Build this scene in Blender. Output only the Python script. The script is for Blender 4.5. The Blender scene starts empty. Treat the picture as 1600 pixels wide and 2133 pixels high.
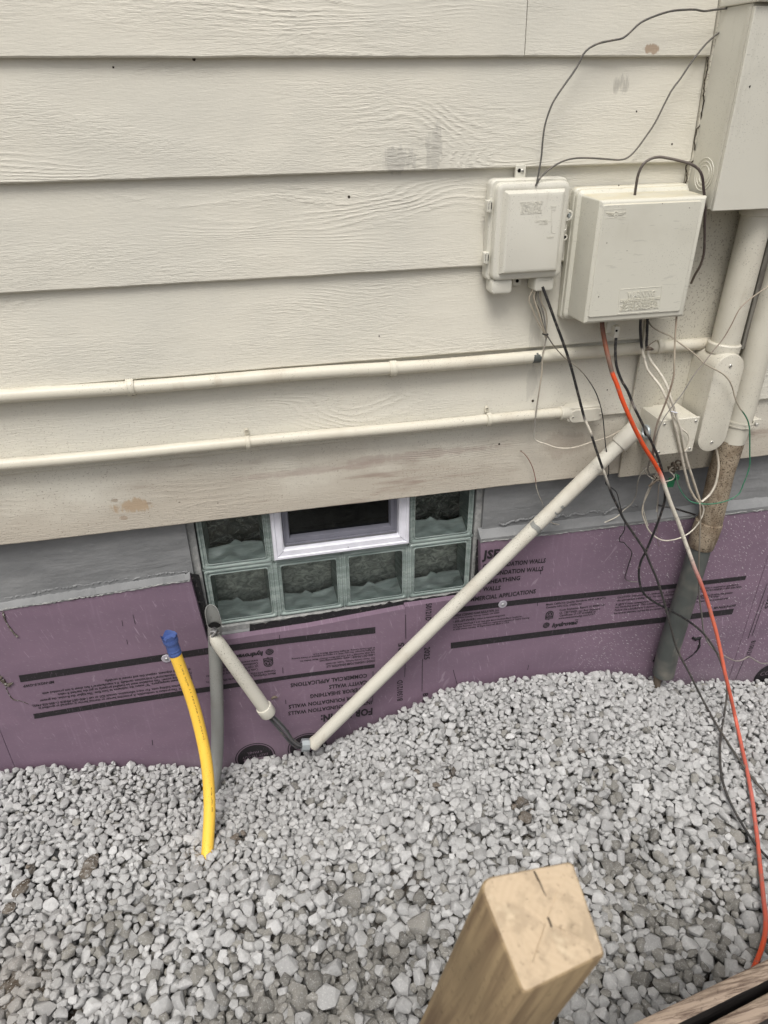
import bpy, math, random
import numpy as np
from mathutils import Vector, Matrix
R = math.radians
random.seed(7); RNG = np.random.default_rng(7)
sc = bpy.context.scene
C = sc.collection

# ------------------------------------------------------------------ camera
# world frame: X along the house wall, Y into the wall (wall plane Y=0, garden at Y<0), Z up, metres
F_PX, YAW, PIT, ROL = 1483.136, 0.21216739, 0.53262344, -0.01061916
CAM = np.array([0.0, -1.66857839, -0.06154641])
fwd = np.array([math.sin(YAW)*math.cos(PIT), math.cos(YAW)*math.cos(PIT), -math.sin(PIT)])
_r = np.array([math.cos(YAW), -math.sin(YAW), 0.0]); _u = np.cross(_r, fwd)
rgt = _r*math.cos(ROL)+_u*math.sin(ROL); upv = -_r*math.sin(ROL)+_u*math.cos(ROL)
cam = bpy.data.cameras.new('camera'); cam_o = bpy.data.objects.new('camera', cam); C.objects.link(cam_o)
cam.sensor_fit = 'HORIZONTAL'; cam.sensor_width = 36; cam.lens = 36*F_PX/1600
cam.clip_start = 0.02; cam.clip_end = 500
M = Matrix.Identity(4)
for i in range(3):
    M[i][0], M[i][1], M[i][2], M[i][3] = rgt[i], upv[i], -fwd[i], CAM[i]
cam_o.matrix_world = M
sc.camera = cam_o
cam.dof.use_dof = True; cam.dof.focus_distance = 2.05
cam.dof.aperture_fstop = cam.lens/3.0      # a real phone lens: pupil about 3 mm... (lens mm / pupil mm)
# ------------------------------------------------------------------ world and sun (overcast day)
SUN_EL, SUN_AZ = R(63), R(202)              # azimuth clockwise from +Y
w = bpy.data.worlds.new("World"); sc.world = w; w.use_nodes = True
nt = w.node_tree; bg = nt.nodes['Background']
sky = nt.nodes.new('ShaderNodeTexSky'); sky.sky_type = 'NISHITA'; sky.sun_disc = False
sky.sun_elevation = SUN_EL; sky.sun_rotation = SUN_AZ; sky.dust_density = 6.0; sky.ozone_density = 0.6; sky.air_density = 0.8
hs = nt.nodes.new('ShaderNodeHueSaturation'); hs.inputs['Saturation'].default_value = 0.35
nt.links.new(sky.outputs[0], hs.inputs['Color']); nt.links.new(hs.outputs[0], bg.inputs[0]); bg.inputs[1].default_value = 0.105
sl = bpy.data.lights.new('sun', 'SUN'); so = bpy.data.objects.new('sun', sl); C.objects.link(so)
sl.energy = 1.5; sl.angle = R(24); sl.color = (1.0, 0.97, 0.93)
sd = Vector((math.sin(SUN_AZ)*math.cos(SUN_EL), math.cos(SUN_AZ)*math.cos(SUN_EL), math.sin(SUN_EL)))
so.rotation_euler = sd.to_track_quat('Z', 'Y').to_euler()
sc.view_settings.view_transform = 'Standard'; sc.view_settings.look = 'None'
sc.view_settings.gamma = 1.0; sc.view_settings.exposure = 0.43
sc.cycles.use_denoising = True
sc.cycles.max_bounces = 8; sc.cycles.diffuse_bounces = 4; sc.cycles.glossy_bounces = 3
sc.cycles.transparent_max_bounces = 12

# ------------------------------------------------------------------ measuring: from the calibrated camera to real positions
def ray(px, py): return rgt*(px-800)/F_PX - upv*(py-1066.5)/F_PX + fwd
def U(px, py, Y=0.0):
    d = ray(px, py); return CAM + d*(Y-CAM[1])/d[1]
def UZ(px, py, z):
    d = ray(px, py); return CAM + d*(z-CAM[2])/d[2]

# ------------------------------------------------------------------ materials
MATS = {}
class NT:
    def __init__(s, name):
        s.m = bpy.data.materials.new(name); s.m.use_nodes = True; s.t = s.m.node_tree; s.t.nodes.clear()
        s.out = s.n('ShaderNodeOutputMaterial'); s.b = s.n('ShaderNodeBsdfPrincipled'); s.l(s.b.outputs[0], s.out.inputs[0])
        s.tc = s.n('ShaderNodeNewGeometry').outputs['Position']
    def n(s, k, **kw):
        x = s.t.nodes.new(k)
        for a, v in kw.items(): setattr(x, a, v)
        return x
    def l(s, a, b): s.t.links.new(a, b)
    def put(s, sock, v):
        if isinstance(v, (int, float, tuple, list)): sock.default_value = v
        else: s.l(v, sock)
    def mapv(s, scale, v=None, add=None):
        v = v or s.tc
        m = s.n('ShaderNodeVectorMath', operation='MULTIPLY'); s.l(v, m.inputs[0]); m.inputs[1].default_value = scale
        o = m.outputs[0]
        if add is not None:
            a = s.n('ShaderNodeVectorMath', operation='ADD'); s.l(o, a.inputs[0]); s.put(a.inputs[1], add); o = a.outputs[0]
        return o
    def noise(s, scale, detail=2, rough=.5, vec=None, dist=0):
        x = s.n('ShaderNodeTexNoise'); x.inputs['Scale'].default_value = scale; x.inputs['Detail'].default_value = detail
        x.inputs['Roughness'].default_value = rough; x.inputs['Distortion'].default_value = dist
        s.l(vec or s.tc, x.inputs['Vector']); return x.outputs[0]
    def ramp(s, f, a, b, va=0.0, vb=1.0):
        x = s.n('ShaderNodeMapRange', interpolation_type='SMOOTHSTEP'); s.l(f, x.inputs[0])
        for i, v in zip((1, 2, 3, 4), (a, b, va, vb)): x.inputs[i].default_value = v
        return x.outputs[0]
    def math(s, op, a, b=0.0):
        x = s.n('ShaderNodeMath', operation=op); s.put(x.inputs[0], a); s.put(x.inputs[1], b); return x.outputs[0]
    def mix(s, f, a, b, mode='MIX'):
        x = s.n('ShaderNodeMix', data_type='RGBA', blend_type=mode); s.put(x.inputs[0], f)
        s.put(x.inputs[6], a if not isinstance(a, tuple) else (*a[:3], 1)); s.put(x.inputs[7], b if not isinstance(b, tuple) else (*b[:3], 1))
        return x.outputs[2]
    def bump(s, h, strength=.5, dist=.002, prev=None):
        x = s.n('ShaderNodeBump'); x.inputs['Strength'].default_value = strength; x.inputs['Distance'].default_value = dist
        s.l(h, x.inputs['Height'])
        if prev: s.l(prev, x.inputs['Normal'])
        return x.outputs[0]
    def attr(s, name): return s.n('ShaderNodeAttribute', attribute_name=name)
    def fin(s, col, rough=.6, normal=None, spec=None, metal=0):
        s.put(s.b.inputs['Base Color'], col if not isinstance(col, tuple) else (*col[:3], 1)); s.put(s.b.inputs['Roughness'], rough)
        if normal: s.l(normal, s.b.inputs['Normal'])
        if spec is not None: s.b.inputs['Specular IOR Level'].default_value = spec
        s.b.inputs['Metallic'].default_value = metal
        return s.m

def specks(t, scale, thr, vec=None):
    """small dark or light marks of their own shape"""
    n1 = t.noise(scale, 1, .5, vec); return t.ramp(n1, thr, thr+.05)

def wood_siding():
    t = NT('painted_siding')
    sd_ = t.attr('seed').outputs['Fac']
    off = t.n('ShaderNodeCombineXYZ'); t.l(t.math('MULTIPLY', sd_, 7.3), off.inputs[0]); t.l(t.math('MULTIPLY', sd_, 3.1), off.inputs[1]); t.l(t.math('MULTIPLY', sd_, 1.7), off.inputs[2])
    off = off.outputs[0]
    v1 = t.mapv((1.15, 0, 4.6), add=off)
    n1 = t.noise(1.5, 1.5, .45, v1, .3)
    sep = t.n('ShaderNodeSeparateXYZ'); t.l(t.tc, sep.inputs[0]); z = sep.outputs[2]; x = sep.outputs[0]
    fine = t.noise(1, 2, .6, t.mapv((30, 0, 190), add=off))
    g = t.math('ADD', t.math('ADD', t.math('MULTIPLY', z, 95), t.math('MULTIPLY', n1, 46)), t.math('MULTIPLY', fine, 1.1))
    ring = t.math('SINE', t.math('MULTIPLY', g, 3.6))
    ring = t.math('POWER', t.math('ADD', t.math('MULTIPLY', ring, .5), .5), 1.6)
    amp = t.ramp(t.noise(1, 2, .5, t.mapv((1.7, 0, 5.5), add=off)), .48, .70, .05, .85)
    brk = t.ramp(t.noise(1, 3, .6, t.mapv((45, 0, 160), add=off)), .35, .62, .25, 1)
    ring = t.math('MULTIPLY', t.math('MULTIPLY', ring, amp), brk)
    saw = t.math('ADD', t.noise(1, 3, .7, t.mapv((34, 0, 250), add=off)), t.math('MULTIPLY', t.noise(1, 2, .6, t.mapv((90, 0, 480))), .5))
    rag = t.noise(60, 3, .6)
    h = t.math('ADD', t.math('ADD', t.math('MULTIPLY', ring, .75), t.math('MULTIPLY', t.math('MULTIPLY', saw, t.ramp(t.noise(1, 2, .5, t.mapv((2.2, 0, 9), add=off)), .35, .65, .35, 1.25)), .85)), t.math('MULTIPLY', rag, .22))
    nb = t.bump(h, .85, .0020)
    wob = t.bump(t.noise(5, 2, .5), .35, .01, nb)
    base = (.655, .628, .540)
    c = t.mix(t.ramp(t.noise(2.2, 3, .6), .35, .7), base, (.60, .582, .508))
    c = t.mix(t.ramp(ring, .25, .9, 0, .10), c, (.40, .37, .29))
    # weathering: dirt splash and bare wood on the lowest boards, with its own ragged outline
    low = t.ramp(t.math('ADD', z, t.math('MULTIPLY', t.math('SUBTRACT', t.noise(3, 4, .6, t.mapv((1, 0, 2.4))), .5), .35)), -.80, -1.0)
    c = t.mix(t.math('MULTIPLY', low, .72), c, (.36, .315, .255))
    bare = t.ramp(t.noise(1, 4, .65, t.mapv((1.6, 0, 14))), .54, .66)
    c = t.mix(t.math('MULTIPLY', t.math('MULTIPLY', bare, low), .75), c, (.27, .205, .165))
    rt = t.n('ShaderNodeVectorRotate', rotation_type='Y_AXIS'); t.l(t.tc, rt.inputs[0]); rt.inputs['Angle'].default_value = .8
    sp = t.math('MAXIMUM', specks(t, 1, .655, t.mapv((150, 0, 420))), specks(t, 1, .665, t.mapv((130, 0, 380), rt.outputs[0])))
    sp2 = t.ramp(t.noise(3.5, 4, .65), .30, .60, .25, 1)
    low2 = t.ramp(z, -.45, -.92, .06, 1.0)
    c = t.mix(t.math('MULTIPLY', t.math('MULTIPLY', sp, sp2), t.math('MULTIPLY', low2, .7)), c, (.17, .13, .10))
    # a few grey smudges and a scraped patch
    def patch(px, py, rx, rz, col, k, sc_=30):
        nonlocal c
        p = U(px, py)
        d = t.math('ADD', t.math('POWER', t.math('DIVIDE', t.math('SUBTRACT', x, float(p[0])), rx), 2.0), t.math('POWER', t.math('ABSOLUTE', t.math('DIVIDE', t.math('SUBTRACT', z, float(p[2])), rz)), 2.0))
        d = t.math('ADD', d, t.math('MULTIPLY', t.math('SUBTRACT', t.noise(sc_, 4, .7, t.mapv((1.6, 0, .35))), .5), 4.2))
        c = t.mix(t.ramp(d, 1.0, .3, 0, k), c, col)
    patch(835, 335, .045, .03, (.33, .32, .29), .45, 26); patch(905, 310, .02, .05, (.30, .29, .26), .4, 26)
    patch(1300, 175, .02, .025, (.25, .24, .21), .5); patch(1358, 102, .022, .01, (.36, .27, .19), .9)
    patch(1115, 700, .02, .09, (.30, .29, .26), .35); patch(1110, 800, .018, .05, (.30, .29, .26), .3)
    patch(275, 1056, .055, .022, (.36, .26, .16), .75, 34); patch(235, 1045, .012, .006, (.2, .15, .1), .6, 40); patch(258, 1080, .012, .007, (.25, .17, .11), .5, 40); patch(312, 1050, .01, .004, (.2, .14, .09), .5, 40)
    patch(880, 950, .26, .014, (.36, .29, .25), .5, 9)
    patch(1180, 930, .10, .04, (.33, .28, .23), .45, 14)
    patch(640, 985, .22, .012, (.38, .31, .27), .45, 9)
    return t.fin(c, .62, wob, .35)

def plain_wood_paint(name, base=(.56, .535, .45), dirt=.4, scale=(60, 60, 8)):
    t = NT(name)
    g = t.noise(1, 3, .6, t.mapv(scale)); h = t.math('ADD', g, t.math('MULTIPLY', t.noise(90, 2), .3))
    z = t.n('ShaderNodeSeparateXYZ'); t.l(t.tc, z.inputs[0])
    low = t.ramp(t.math('ADD', z.outputs[2], t.math('MULTIPLY', t.noise(8, 3), .25)), -.60, -.95)
    c = t.mix(t.ramp(t.noise(6, 3), .4, .7, 0, .5), base, tuple(v*.88 for v in base))
    c = t.mix(t.math('MULTIPLY', low, dirt), c, (.30, .24, .18))
    c = t.mix(t.math('MULTIPLY', specks(t, 260, .62), .55), c, (.15, .12, .09))
    return t.fin(c, .6, t.bump(h, .5, .001), .3)

def plastic(name, base, rough=.45, dirt=.25, dcol=(.28, .25, .19), bump=.15, spec=.4, speck=.45, scr=0.0, top=None):
    t = NT(name)
    c = t.mix(t.ramp(t.noise(7, 3, .6), .45, .75, 0, dirt), base, dcol)
    c = t.mix(t.math('MULTIPLY', t.math('MULTIPLY', specks(t, 330, .655), t.ramp(t.noise(6, 2), .4, .62, .1, 1)), speck), c, tuple(v*.3 for v in dcol))
    st = t.ramp(t.noise(1, 4, .65, t.mapv((26, 26, 5))), .60, .74)
    c = t.mix(t.math('MULTIPLY', st, dirt), c, dcol)
    if top:        # dust and pollen settled on upward faces
        g = t.n('ShaderNodeNewGeometry'); s_ = t.n('ShaderNodeSeparateXYZ'); t.l(g.outputs['Normal'], s_.inputs[0])
        c = t.mix(t.math('MULTIPLY', t.ramp(s_.outputs[2], .6, .95), t.ramp(t.noise(22, 3), .3, .6, .35, .75)), c, top)
    if scr:
        sc2 = t.ramp(t.noise(1, 3, .6, t.mapv((18, 80, 140), add=None)), .63, .68)
        c = t.mix(t.math('MULTIPLY', sc2, scr), c, tuple(v*.45 for v in base))
    n = t.bump(t.noise(160, 2), bump, .0006)
    n = t.bump(t.noise(9, 2), bump, .004, n)
    return t.fin(c, rough, n, spec)

def spatter():
    t = NT('dirt_spattered_pipe')
    c = t.mix(t.ramp(t.noise(16, 5, .72), .36, .66), (.34, .285, .21), (.19, .145, .10))
    c = t.mix(t.ramp(t.noise(1, 4, .7, t.mapv((40, 40, 9))), .52, .68, 0, .6), c, (.13, .095, .065))
    c = t.mix(t.math('MULTIPLY', specks(t, 240, .585), .85), c, (.07, .05, .035))
    return t.fin(c, .85, t.bump(t.noise(130, 4, .7), .8, .002), .2)

def cable_mat():
    t = NT('cable_jacket')
    c = t.attr('Col').outputs['Color']
    c2 = t.mix(t.math('MULTIPLY', t.ramp(t.noise(70, 3, .65), .52, .68), .45), c, (.20, .17, .14), 'MIX')
    return t.fin(c2, .5, t.bump(t.noise(250, 2), .3, .0006), .4)

def foundation_mat():
    t = NT('grey_foundation_paint')
    v = t.mapv((5, 0, 26))
    h = t.math('ADD', t.noise(1, 4, .6, v, .4), t.math('MULTIPLY', t.noise(70, 3, .6), .35))
    h2 = t.noise(7, 3, .6)
    c = t.mix(t.ramp(t.noise(4, 4, .65, t.mapv((1, 0, 2.5))), .35, .7), (.170, .174, .176), (.230, .234, .234))
    c = t.mix(t.ramp(t.noise(35, 3, .7), .62, .75, 0, .5), c, (.27, .27, .265))
    return t.fin(c, .6, t.bump(h2, .45, .012, t.bump(h, 1.0, .004)), .3)

def parge_mat():
    t = NT('rough_mortar')
    c = t.mix(t.ramp(t.noise(40, 4, .7), .35, .7), (.22, .225, .22), (.36, .36, .345))
    c = t.mix(t.ramp(t.noise(22, 3), .6, .7, 0, .6), c, (.20, .205, .205))
    return t.fin(c, .85, t.bump(t.noise(120, 4, .7), .9, .003), .2)

def foam_mat():
    t = NT('purple_foam')
    c = t.mix(t.ramp(t.noise(1, 3, .6, t.mapv((3, 0, 7))), .3, .75), (.205, .140, .188), (.165, .115, .155))
    # vertical run lines, dust flecks and pale scuffs
    st = t.ramp(t.noise(1, 2, .5, t.mapv((85, 0, 5))), .58, .74, 0, .22)
    c = t.mix(st, c, (.30, .22, .29))
    sep = t.n('ShaderNodeSeparateXYZ'); t.l(t.tc, sep.inputs[0]); x, z = sep.outputs[0], sep.outputs[2]
    def flecks(rot, sx, sz, thr, k, col, gate):
        nonlocal c
        r_ = t.n('ShaderNodeVectorRotate', rotation_type='Y_AXIS'); t.l(t.tc, r_.inputs[0]); r_.inputs['Angle'].default_value = rot
        f = t.ramp(t.noise(1, 2, .6, t.mapv((sx, 0, sz), r_.outputs[0])), thr, thr+.035)
        c = t.mix(t.math('MULTIPLY', t.math('MULTIPLY', f, gate), k), c, col)
    right = t.ramp(t.math('ADD', x, t.math('MULTIPLY', t.noise(4, 2), .5)), 1.15, 1.5, .15, 1.0)
    flecks(.9, 260, 60, .63, .85, (.55, .52, .53), right)
    flecks(.6, 220, 45, .65, .7, (.50, .44, .48), right)
    flecks(.25, 150, 14, .64, .42, (.42, .33, .40), t.ramp(t.noise(5, 2), .45, .6))
    flecks(1.45, 140, 10, .70, .3, (.42, .33, .40), t.ramp(t.noise(5, 2), .5, .62))
    flecks(-.5, 40, 9, .64, .42, (.36, .29, .34), t.ramp(t.noise(3.4, 2), .5, .62))
    flecks(.2, 30, 90, .74, .6, (.09, .05, .04), t.ramp(t.noise(2.7, 2), .5, .62))
    dust = t.ramp(t.math('ADD', z, t.math('MULTIPLY', t.noise(9, 4, .7), .22)), -1.72, -1.92, 0, .35)
    c = t.mix(dust, c, (.30, .26, .28))
    return t.fin(c, .55, t.bump(t.noise(60, 2), .12, .001), .35)

def ink_mat():
    t = NT('black_print')
    sc_ = t.ramp(t.noise(1, 3, .6, t.mapv((60, 0, 420))), .60, .68)
    s2 = t.ramp(t.noise(1, 2, .6, t.mapv((330, 0, 35))), .62, .68)
    f = t.math('MAXIMUM', sc_, s2)
    c = t.mix(t.math('MULTIPLY', f, .45), (.022, .02, .022), (.15, .10, .14))
    return t.fin(c, .55, None, .3)

def stone_mat():
    t = NT('gravel_stone')
    c = t.attr('Col').outputs['Color']
    c = t.mix(t.ramp(t.noise(120, 3, .65), .35, .7, 0, .35), c, (.24, .24, .235))
    c = t.mix(t.ramp(t.noise(260, 2, .6), .55, .7, 0, .4), c, (.52, .52, .51))
    return t.fin(c, .88, t.bump(t.noise(300, 3, .65), .55, .0012), .2)

def soil_mat():
    t = NT('soil')
    c = t.mix(t.ramp(t.noise(35, 4, .7), .35, .7), (.085, .068, .052), (.22, .20, .175))
    c = t.mix(specks(t, 160, .58), c, (.33, .32, .30))
    return t.fin(c, .95, t.bump(t.noise(130, 4, .7), 1.0, .006), .1)

def timber(name, axis, base, dark, ringc=None, sc_=1.0):
    """bare lumber with grain running along `axis` (a unit vector) and rings on the cut end"""
    t = NT(name)
    tc = t.n('ShaderNodeTexCoord').outputs['Object']
    m = t.n('ShaderNodeVectorMath', operation='MULTIPLY'); t.l(tc, m.inputs[0]); m.inputs[1].default_value = axis
    g = t.noise(1, 4, .62, m.outputs[0], .5)
    c = t.mix(t.ramp(g, .38, .66), base, dark)
    c = t.mix(t.ramp(t.noise(9, 3, .6, tc), .5, .75, 0, .5), c, tuple(v*.72 for v in base))
    c = t.mix(t.ramp(t.noise(140, 2, .6, tc), .62, .7, 0, .35), c, tuple(v*.4 for v in dark))
    return t.fin(c, .75, t.bump(g, .5, .002), .25)

def end_grain():
    t = NT('post_end_grain')
    tc = t.n('ShaderNodeTexCoord').outputs['Object']
    wv = t.n('ShaderNodeTexWave', wave_type='RINGS', rings_direction='Z'); wv.inputs['Scale'].default_value = 55
    wv.inputs['Distortion'].default_value = 2.5; wv.inputs['Detail'].default_value = 2; wv.inputs['Detail Scale'].default_value = 1.2
    a = t.n('ShaderNodeVectorMath', operation='ADD'); t.l(tc, a.inputs[0]); a.inputs[1].default_value = (-.012, -.004, 0)
    t.l(a.outputs[0], wv.inputs['Vector'])
    c = t.mix(t.math('MULTIPLY', wv.outputs['Fac'], .10), (.50, .395, .275), (.32, .235, .145))
    c = t.mix(t.ramp(t.noise(45, 4, .65, tc), .44, .62, 0, .7), c, (.35, .275, .19))
    c = t.mix(t.ramp(t.noise(160, 2, .6, tc), .62, .70, 0, .5), c, (.16, .12, .08))
    c = t.mix(t.ramp(t.noise(28, 3, .6, tc), .58, .72, 0, .5), c, (.68, .58, .42))
    return t.fin(c, .8, t.bump(t.noise(150, 3, .6, tc), .6, .001), .2)

def mat_simple(name, col, rough=.5, spec=.4, metal=0, bs=120, bd=.0005, var=.12):
    t = NT(name)
    c = t.mix(t.ramp(t.noise(25, 3, .6), .35, .7), col, tuple(v*(1-var) for v in col))
    return t.fin(c, rough, t.bump(t.noise(bs, 2), .3, bd), spec, metal)

def glass_mat(name, tint=(.93, .97, .95), wav=.5, sc_=28):
    t = NT(name)
    tr = t.n('ShaderNodeBsdfTransparent'); tr.inputs[0].default_value = (*tint, 1)
    gl = t.n('ShaderNodeBsdfGlossy'); gl.inputs['Roughness'].default_value = .04; gl.inputs[0].default_value = (.9, .95, .93, 1)
    n = t.bump(t.noise(sc_, 3, .6, t.mapv((1, 1, 1.6)), .8), wav, .006)
    fr = t.n('ShaderNodeFresnel'); fr.inputs[0].default_value = 1.55; t.l(n, fr.inputs[1]); t.l(n, gl.inputs['Normal'])
    mx = t.n('ShaderNodeMixShader'); t.l(fr.outputs[0], mx.inputs[0]); t.l(tr.outputs[0], mx.inputs[1]); t.l(gl.outputs[0], mx.inputs[2])
    t.l(mx.outputs[0], t.out.inputs[0]); return t.m

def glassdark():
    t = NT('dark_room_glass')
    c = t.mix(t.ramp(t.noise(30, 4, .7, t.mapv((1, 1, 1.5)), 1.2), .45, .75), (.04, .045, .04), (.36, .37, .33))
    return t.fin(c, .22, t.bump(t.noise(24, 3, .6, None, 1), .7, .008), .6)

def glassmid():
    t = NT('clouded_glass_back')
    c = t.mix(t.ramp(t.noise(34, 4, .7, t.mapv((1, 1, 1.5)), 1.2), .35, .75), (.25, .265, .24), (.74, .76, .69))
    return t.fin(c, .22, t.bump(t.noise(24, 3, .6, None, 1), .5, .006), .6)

def glassgreen():
    t = NT('green_glass_edge')
    c = t.mix(t.ramp(t.noise(1, 3, .6, t.mapv((10, 10, 90))), .35, .7), (.20, .245, .228), (.33, .385, .36))
    return t.fin(c, .12, t.bump(t.noise(30, 2), .3, .002), .7)

def glassfloor():
    t = NT('pale_glass_inside')
    c = t.mix(t.ramp(t.noise(1, 4, .6, t.mapv((14, 90, 60)), .8), .35, .7), (.58, .66, .63), (.80, .87, .84))
    return t.fin(c, .25, t.bump(t.noise(40, 2), .5, .003), .5)

def tar():
    t = NT('black_tar')
    c = t.mix(t.ramp(t.noise(90, 3, .7), .58, .72), (.012, .012, .013), (.12, .11, .10))
    return t.fin(c, .6, t.bump(t.noise(110, 4, .7), 1, .006), .4)

M_ = dict(
 siding=wood_siding(), trim=plain_wood_paint('painted_trim'), foundation=foundation_mat(), parge=parge_mat(), foam=foam_mat(),
 ink=ink_mat(), tar=tar(), stone=stone_mat(), soil=soil_mat(), cable=cable_mat(),
 tel=plastic('beige_plastic', (.62, .605, .53), .42, .22, speck=.3), box=plastic('white_plastic_enclosure', (.60, .587, .505), .45, .18, (.36, .33, .26), speck=.45, scr=.25, top=(.55, .50, .36)),
 panel=plastic('painted_steel_panel', (.60, .585, .51), .4, .25, (.33, .31, .25), .1, speck=.3),
 conduit=plastic('painted_conduit', (.60, .57, .475), .42, .3, (.36, .30, .22), .2, speck=.6),
 fit=plastic('painted_fitting', (.59, .565, .48), .42, .25, (.33, .28, .2), .2, speck=.6),
 pvc=plastic('aged_white_pvc', (.57, .55, .475), .45, .35, (.38, .33, .26), .25, speck=.7),
 gpvc=plastic('grey_pvc', (.080, .088, .082), .5, .85, (.21, .195, .165), .8, speck=.3),
 gpvc2=plastic('light_grey_pvc', (.245, .25, .235), .5, .4, (.16, .15, .13), .25, speck=.5),
 dirtypipe=spatter(),
 yellow=plastic('yellow_gas_pipe', (.86, .54, .07), .4, .2, (.55, .30, .03), .15, speck=.5),
 steel=mat_simple('galvanised_steel', (.55, .56, .56), .35, .5, .85), screw=mat_simple('screw_metal', (.62, .61, .56), .35, .5, .6),
 zinc=mat_simple('dull_nut', (.40, .44, .45), .45, .5, .5), vinyl=mat_simple('white_vinyl', (.74, .74, .80), .35, .45),
 sash=mat_simple('grey_sash', (.22, .22, .26), .5, .4), room=mat_simple('dark_interior', (.012, .012, .012), .9, .2),
 screen=mat_simple('insect_screen', (.15, .15, .16), .8, .2, 0, 900, .002), glass=glass_mat('block_front_glass'), pane=glass_mat('vent_glass', (.25, .25, .26), .05),
 gdark=glassdark(), gmid=glassmid(), ggreen=glassgreen(), gfloor=glassfloor(), washer=mat_simple('clear_plastic_washer', (.40, .38, .42), .25, .6),
 green=mat_simple('green_tag', (.015, .16, .07), .4, .5), blue=plastic('blue_tape', (.06, .10, .27), .5, .6, (.26, .31, .42), .9, speck=.2),
 black=mat_simple('black_rubber', (.02, .02, .02), .5, .4), dkhole=mat_simple('dark_hole', (.008, .008, .008), .9, .1),
 post=timber('post_lumber', (50, 50, 3), (.33, .245, .14), (.16, .11, .065)), postend=end_grain(),
 plank=timber('weathered_plank', (12, 190, 150), (.30, .235, .18), (.09, .06, .045)), plankface=timber('dark_plank_side', (5, 60, 60), (.035, .03, .028), (.012, .01, .01)),
 lath=timber('grey_lath', (90, 90, 8), (.20, .19, .165), (.11, .10, .085)), caulk=mat_simple('crack', (.05, .04, .03), .9, .1),
 rag=mat_simple('frayed_wrap', (.17, .14, .11), .9, .1, 0, 200, .002), clod=soil_mat(),
)

# ------------------------------------------------------------------ objects, names and mesh building
ROOT = {}
def tag(o, label=None, cat=None, group=None, kind=None):
    if label: o['label'] = label
    if cat: o['category'] = cat
    if group: o['group'] = group
    if kind: o['kind'] = kind
    return o
def thing(name, label, cat, loc, group=None):
    o = bpy.data.objects.new(name, None); C.objects.link(o); o.location = [float(v) for v in loc]
    o.empty_display_size = .05; ROOT[o] = np.array(loc, float)
    return tag(o, label, cat, group)

class MB:
    def __init__(s): s.v = []; s.f = []; s.m = []; s.c = []; s.mats = []; s.n = 0
    def mi(s, mat):
        if mat not in s.mats: s.mats.append(mat)
        return s.mats.index(mat)
    def add(s, v, f, mat, col=None):
        v = np.asarray(v, float).reshape(-1, 3); i = s.mi(mat)
        s.v.append(v); s.f += [tuple(int(a)+s.n for a in q) for q in f]; s.m += [i]*len(f)
        c = np.ones((len(v), 3)) if col is None else np.broadcast_to(np.asarray(col, float), (len(v), 3))
        s.c.append(c); s.n += len(v)
    def build(s, name, parent=None, smooth=35, label=None, cat=None, group=None, kind=None, seed=None):
        V = np.concatenate(s.v)
        root = parent
        while root is not None and root.parent is not None: root = root.parent
        o = bpy.data.objects.new(name, bpy.data.meshes.new(name)); C.objects.link(o)
        if root is not None: V = V - ROOT[root]; o.parent = parent
        elif kind != 'structure':
            b = np.array([(V[:, 0].min()+V[:, 0].max())/2, (V[:, 1].min()+V[:, 1].max())/2, V[:, 2].min()]); V = V-b; o.location = b
            ROOT[o] = b
        else: ROOT[o] = np.zeros(3)
        me = o.data; me.from_pydata(V.tolist(), [], s.f)
        for m in s.mats: me.materials.append(M_[m])
        me.polygons.foreach_set('material_index', s.m)
        a = me.color_attributes.new('Col', 'FLOAT_COLOR', 'POINT')
        cc = np.concatenate([np.concatenate(s.c), np.ones((len(V), 1))], 1); a.data.foreach_set('color', cc.ravel())
        if seed is not None:
            q = me.attributes.new('seed', 'FLOAT', 'POINT'); q.data.foreach_set('value', np.asarray(seed, float))
        if smooth:
            me.polygons.foreach_set('use_smooth', [True]*len(me.polygons)); me.set_sharp_from_angle(angle=R(smooth))
        me.update(); me.validate()
        return tag(o, label, cat, group, kind)

def box(mb, x0, x1, y0, y1, z0, z1, mat, e=0.0):
    """axis box, optional chamfer e"""
    if e <= 0:
        v = [(x, y, z) for x in (x0, x1) for y in (y0, y1) for z in (z0, z1)]
        mb.add(v, [(0, 1, 3, 2), (4, 6, 7, 5), (0, 4, 5, 1), (2, 3, 7, 6), (0, 2, 6, 4), (1, 5, 7, 3)], mat)
    else: rr(mb, (x0+x1)/2, (z0+z1)/2, x1-x0, z1-z0, e, [(y1, e), (y1-e, 0), (y0+e, 0), (y0, e)], mat)
def rring(cx, cz, w_, h_, r, y, n=5):
    r = min(r, w_/2-1e-5, h_/2-1e-5); r = max(r, 1e-5); p = []
    for k, (sx, sz) in enumerate(((1, 1), (-1, 1), (-1, -1), (1, -1))):
        for i in range(n+1):
            a = math.pi/2*(k+i/n); p.append((cx+sx*(w_/2-r)+r*math.cos(a), y, cz+sz*(h_/2-r)+r*math.sin(a)))
    return np.array(p)
def loft(mb, rings, mat, cap0=True, cap1=True, col=None, flip=False):
    k = len(rings[0]); V = np.concatenate(rings); f = []
    for i in range(len(rings)-1):
        for j in range(k):
            a, b = i*k+j, i*k+(j+1) % k; q = (a, b, b+k, a+k); f.append(q[::-1] if flip else q)
    if cap0: q = tuple(range(k)); f.append(q if flip else q[::-1])
    if cap1: q = tuple(range(k*(len(rings)-1), k*len(rings))); f.append(q[::-1] if flip else q)
    mb.add(V, f, mat, col)
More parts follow.
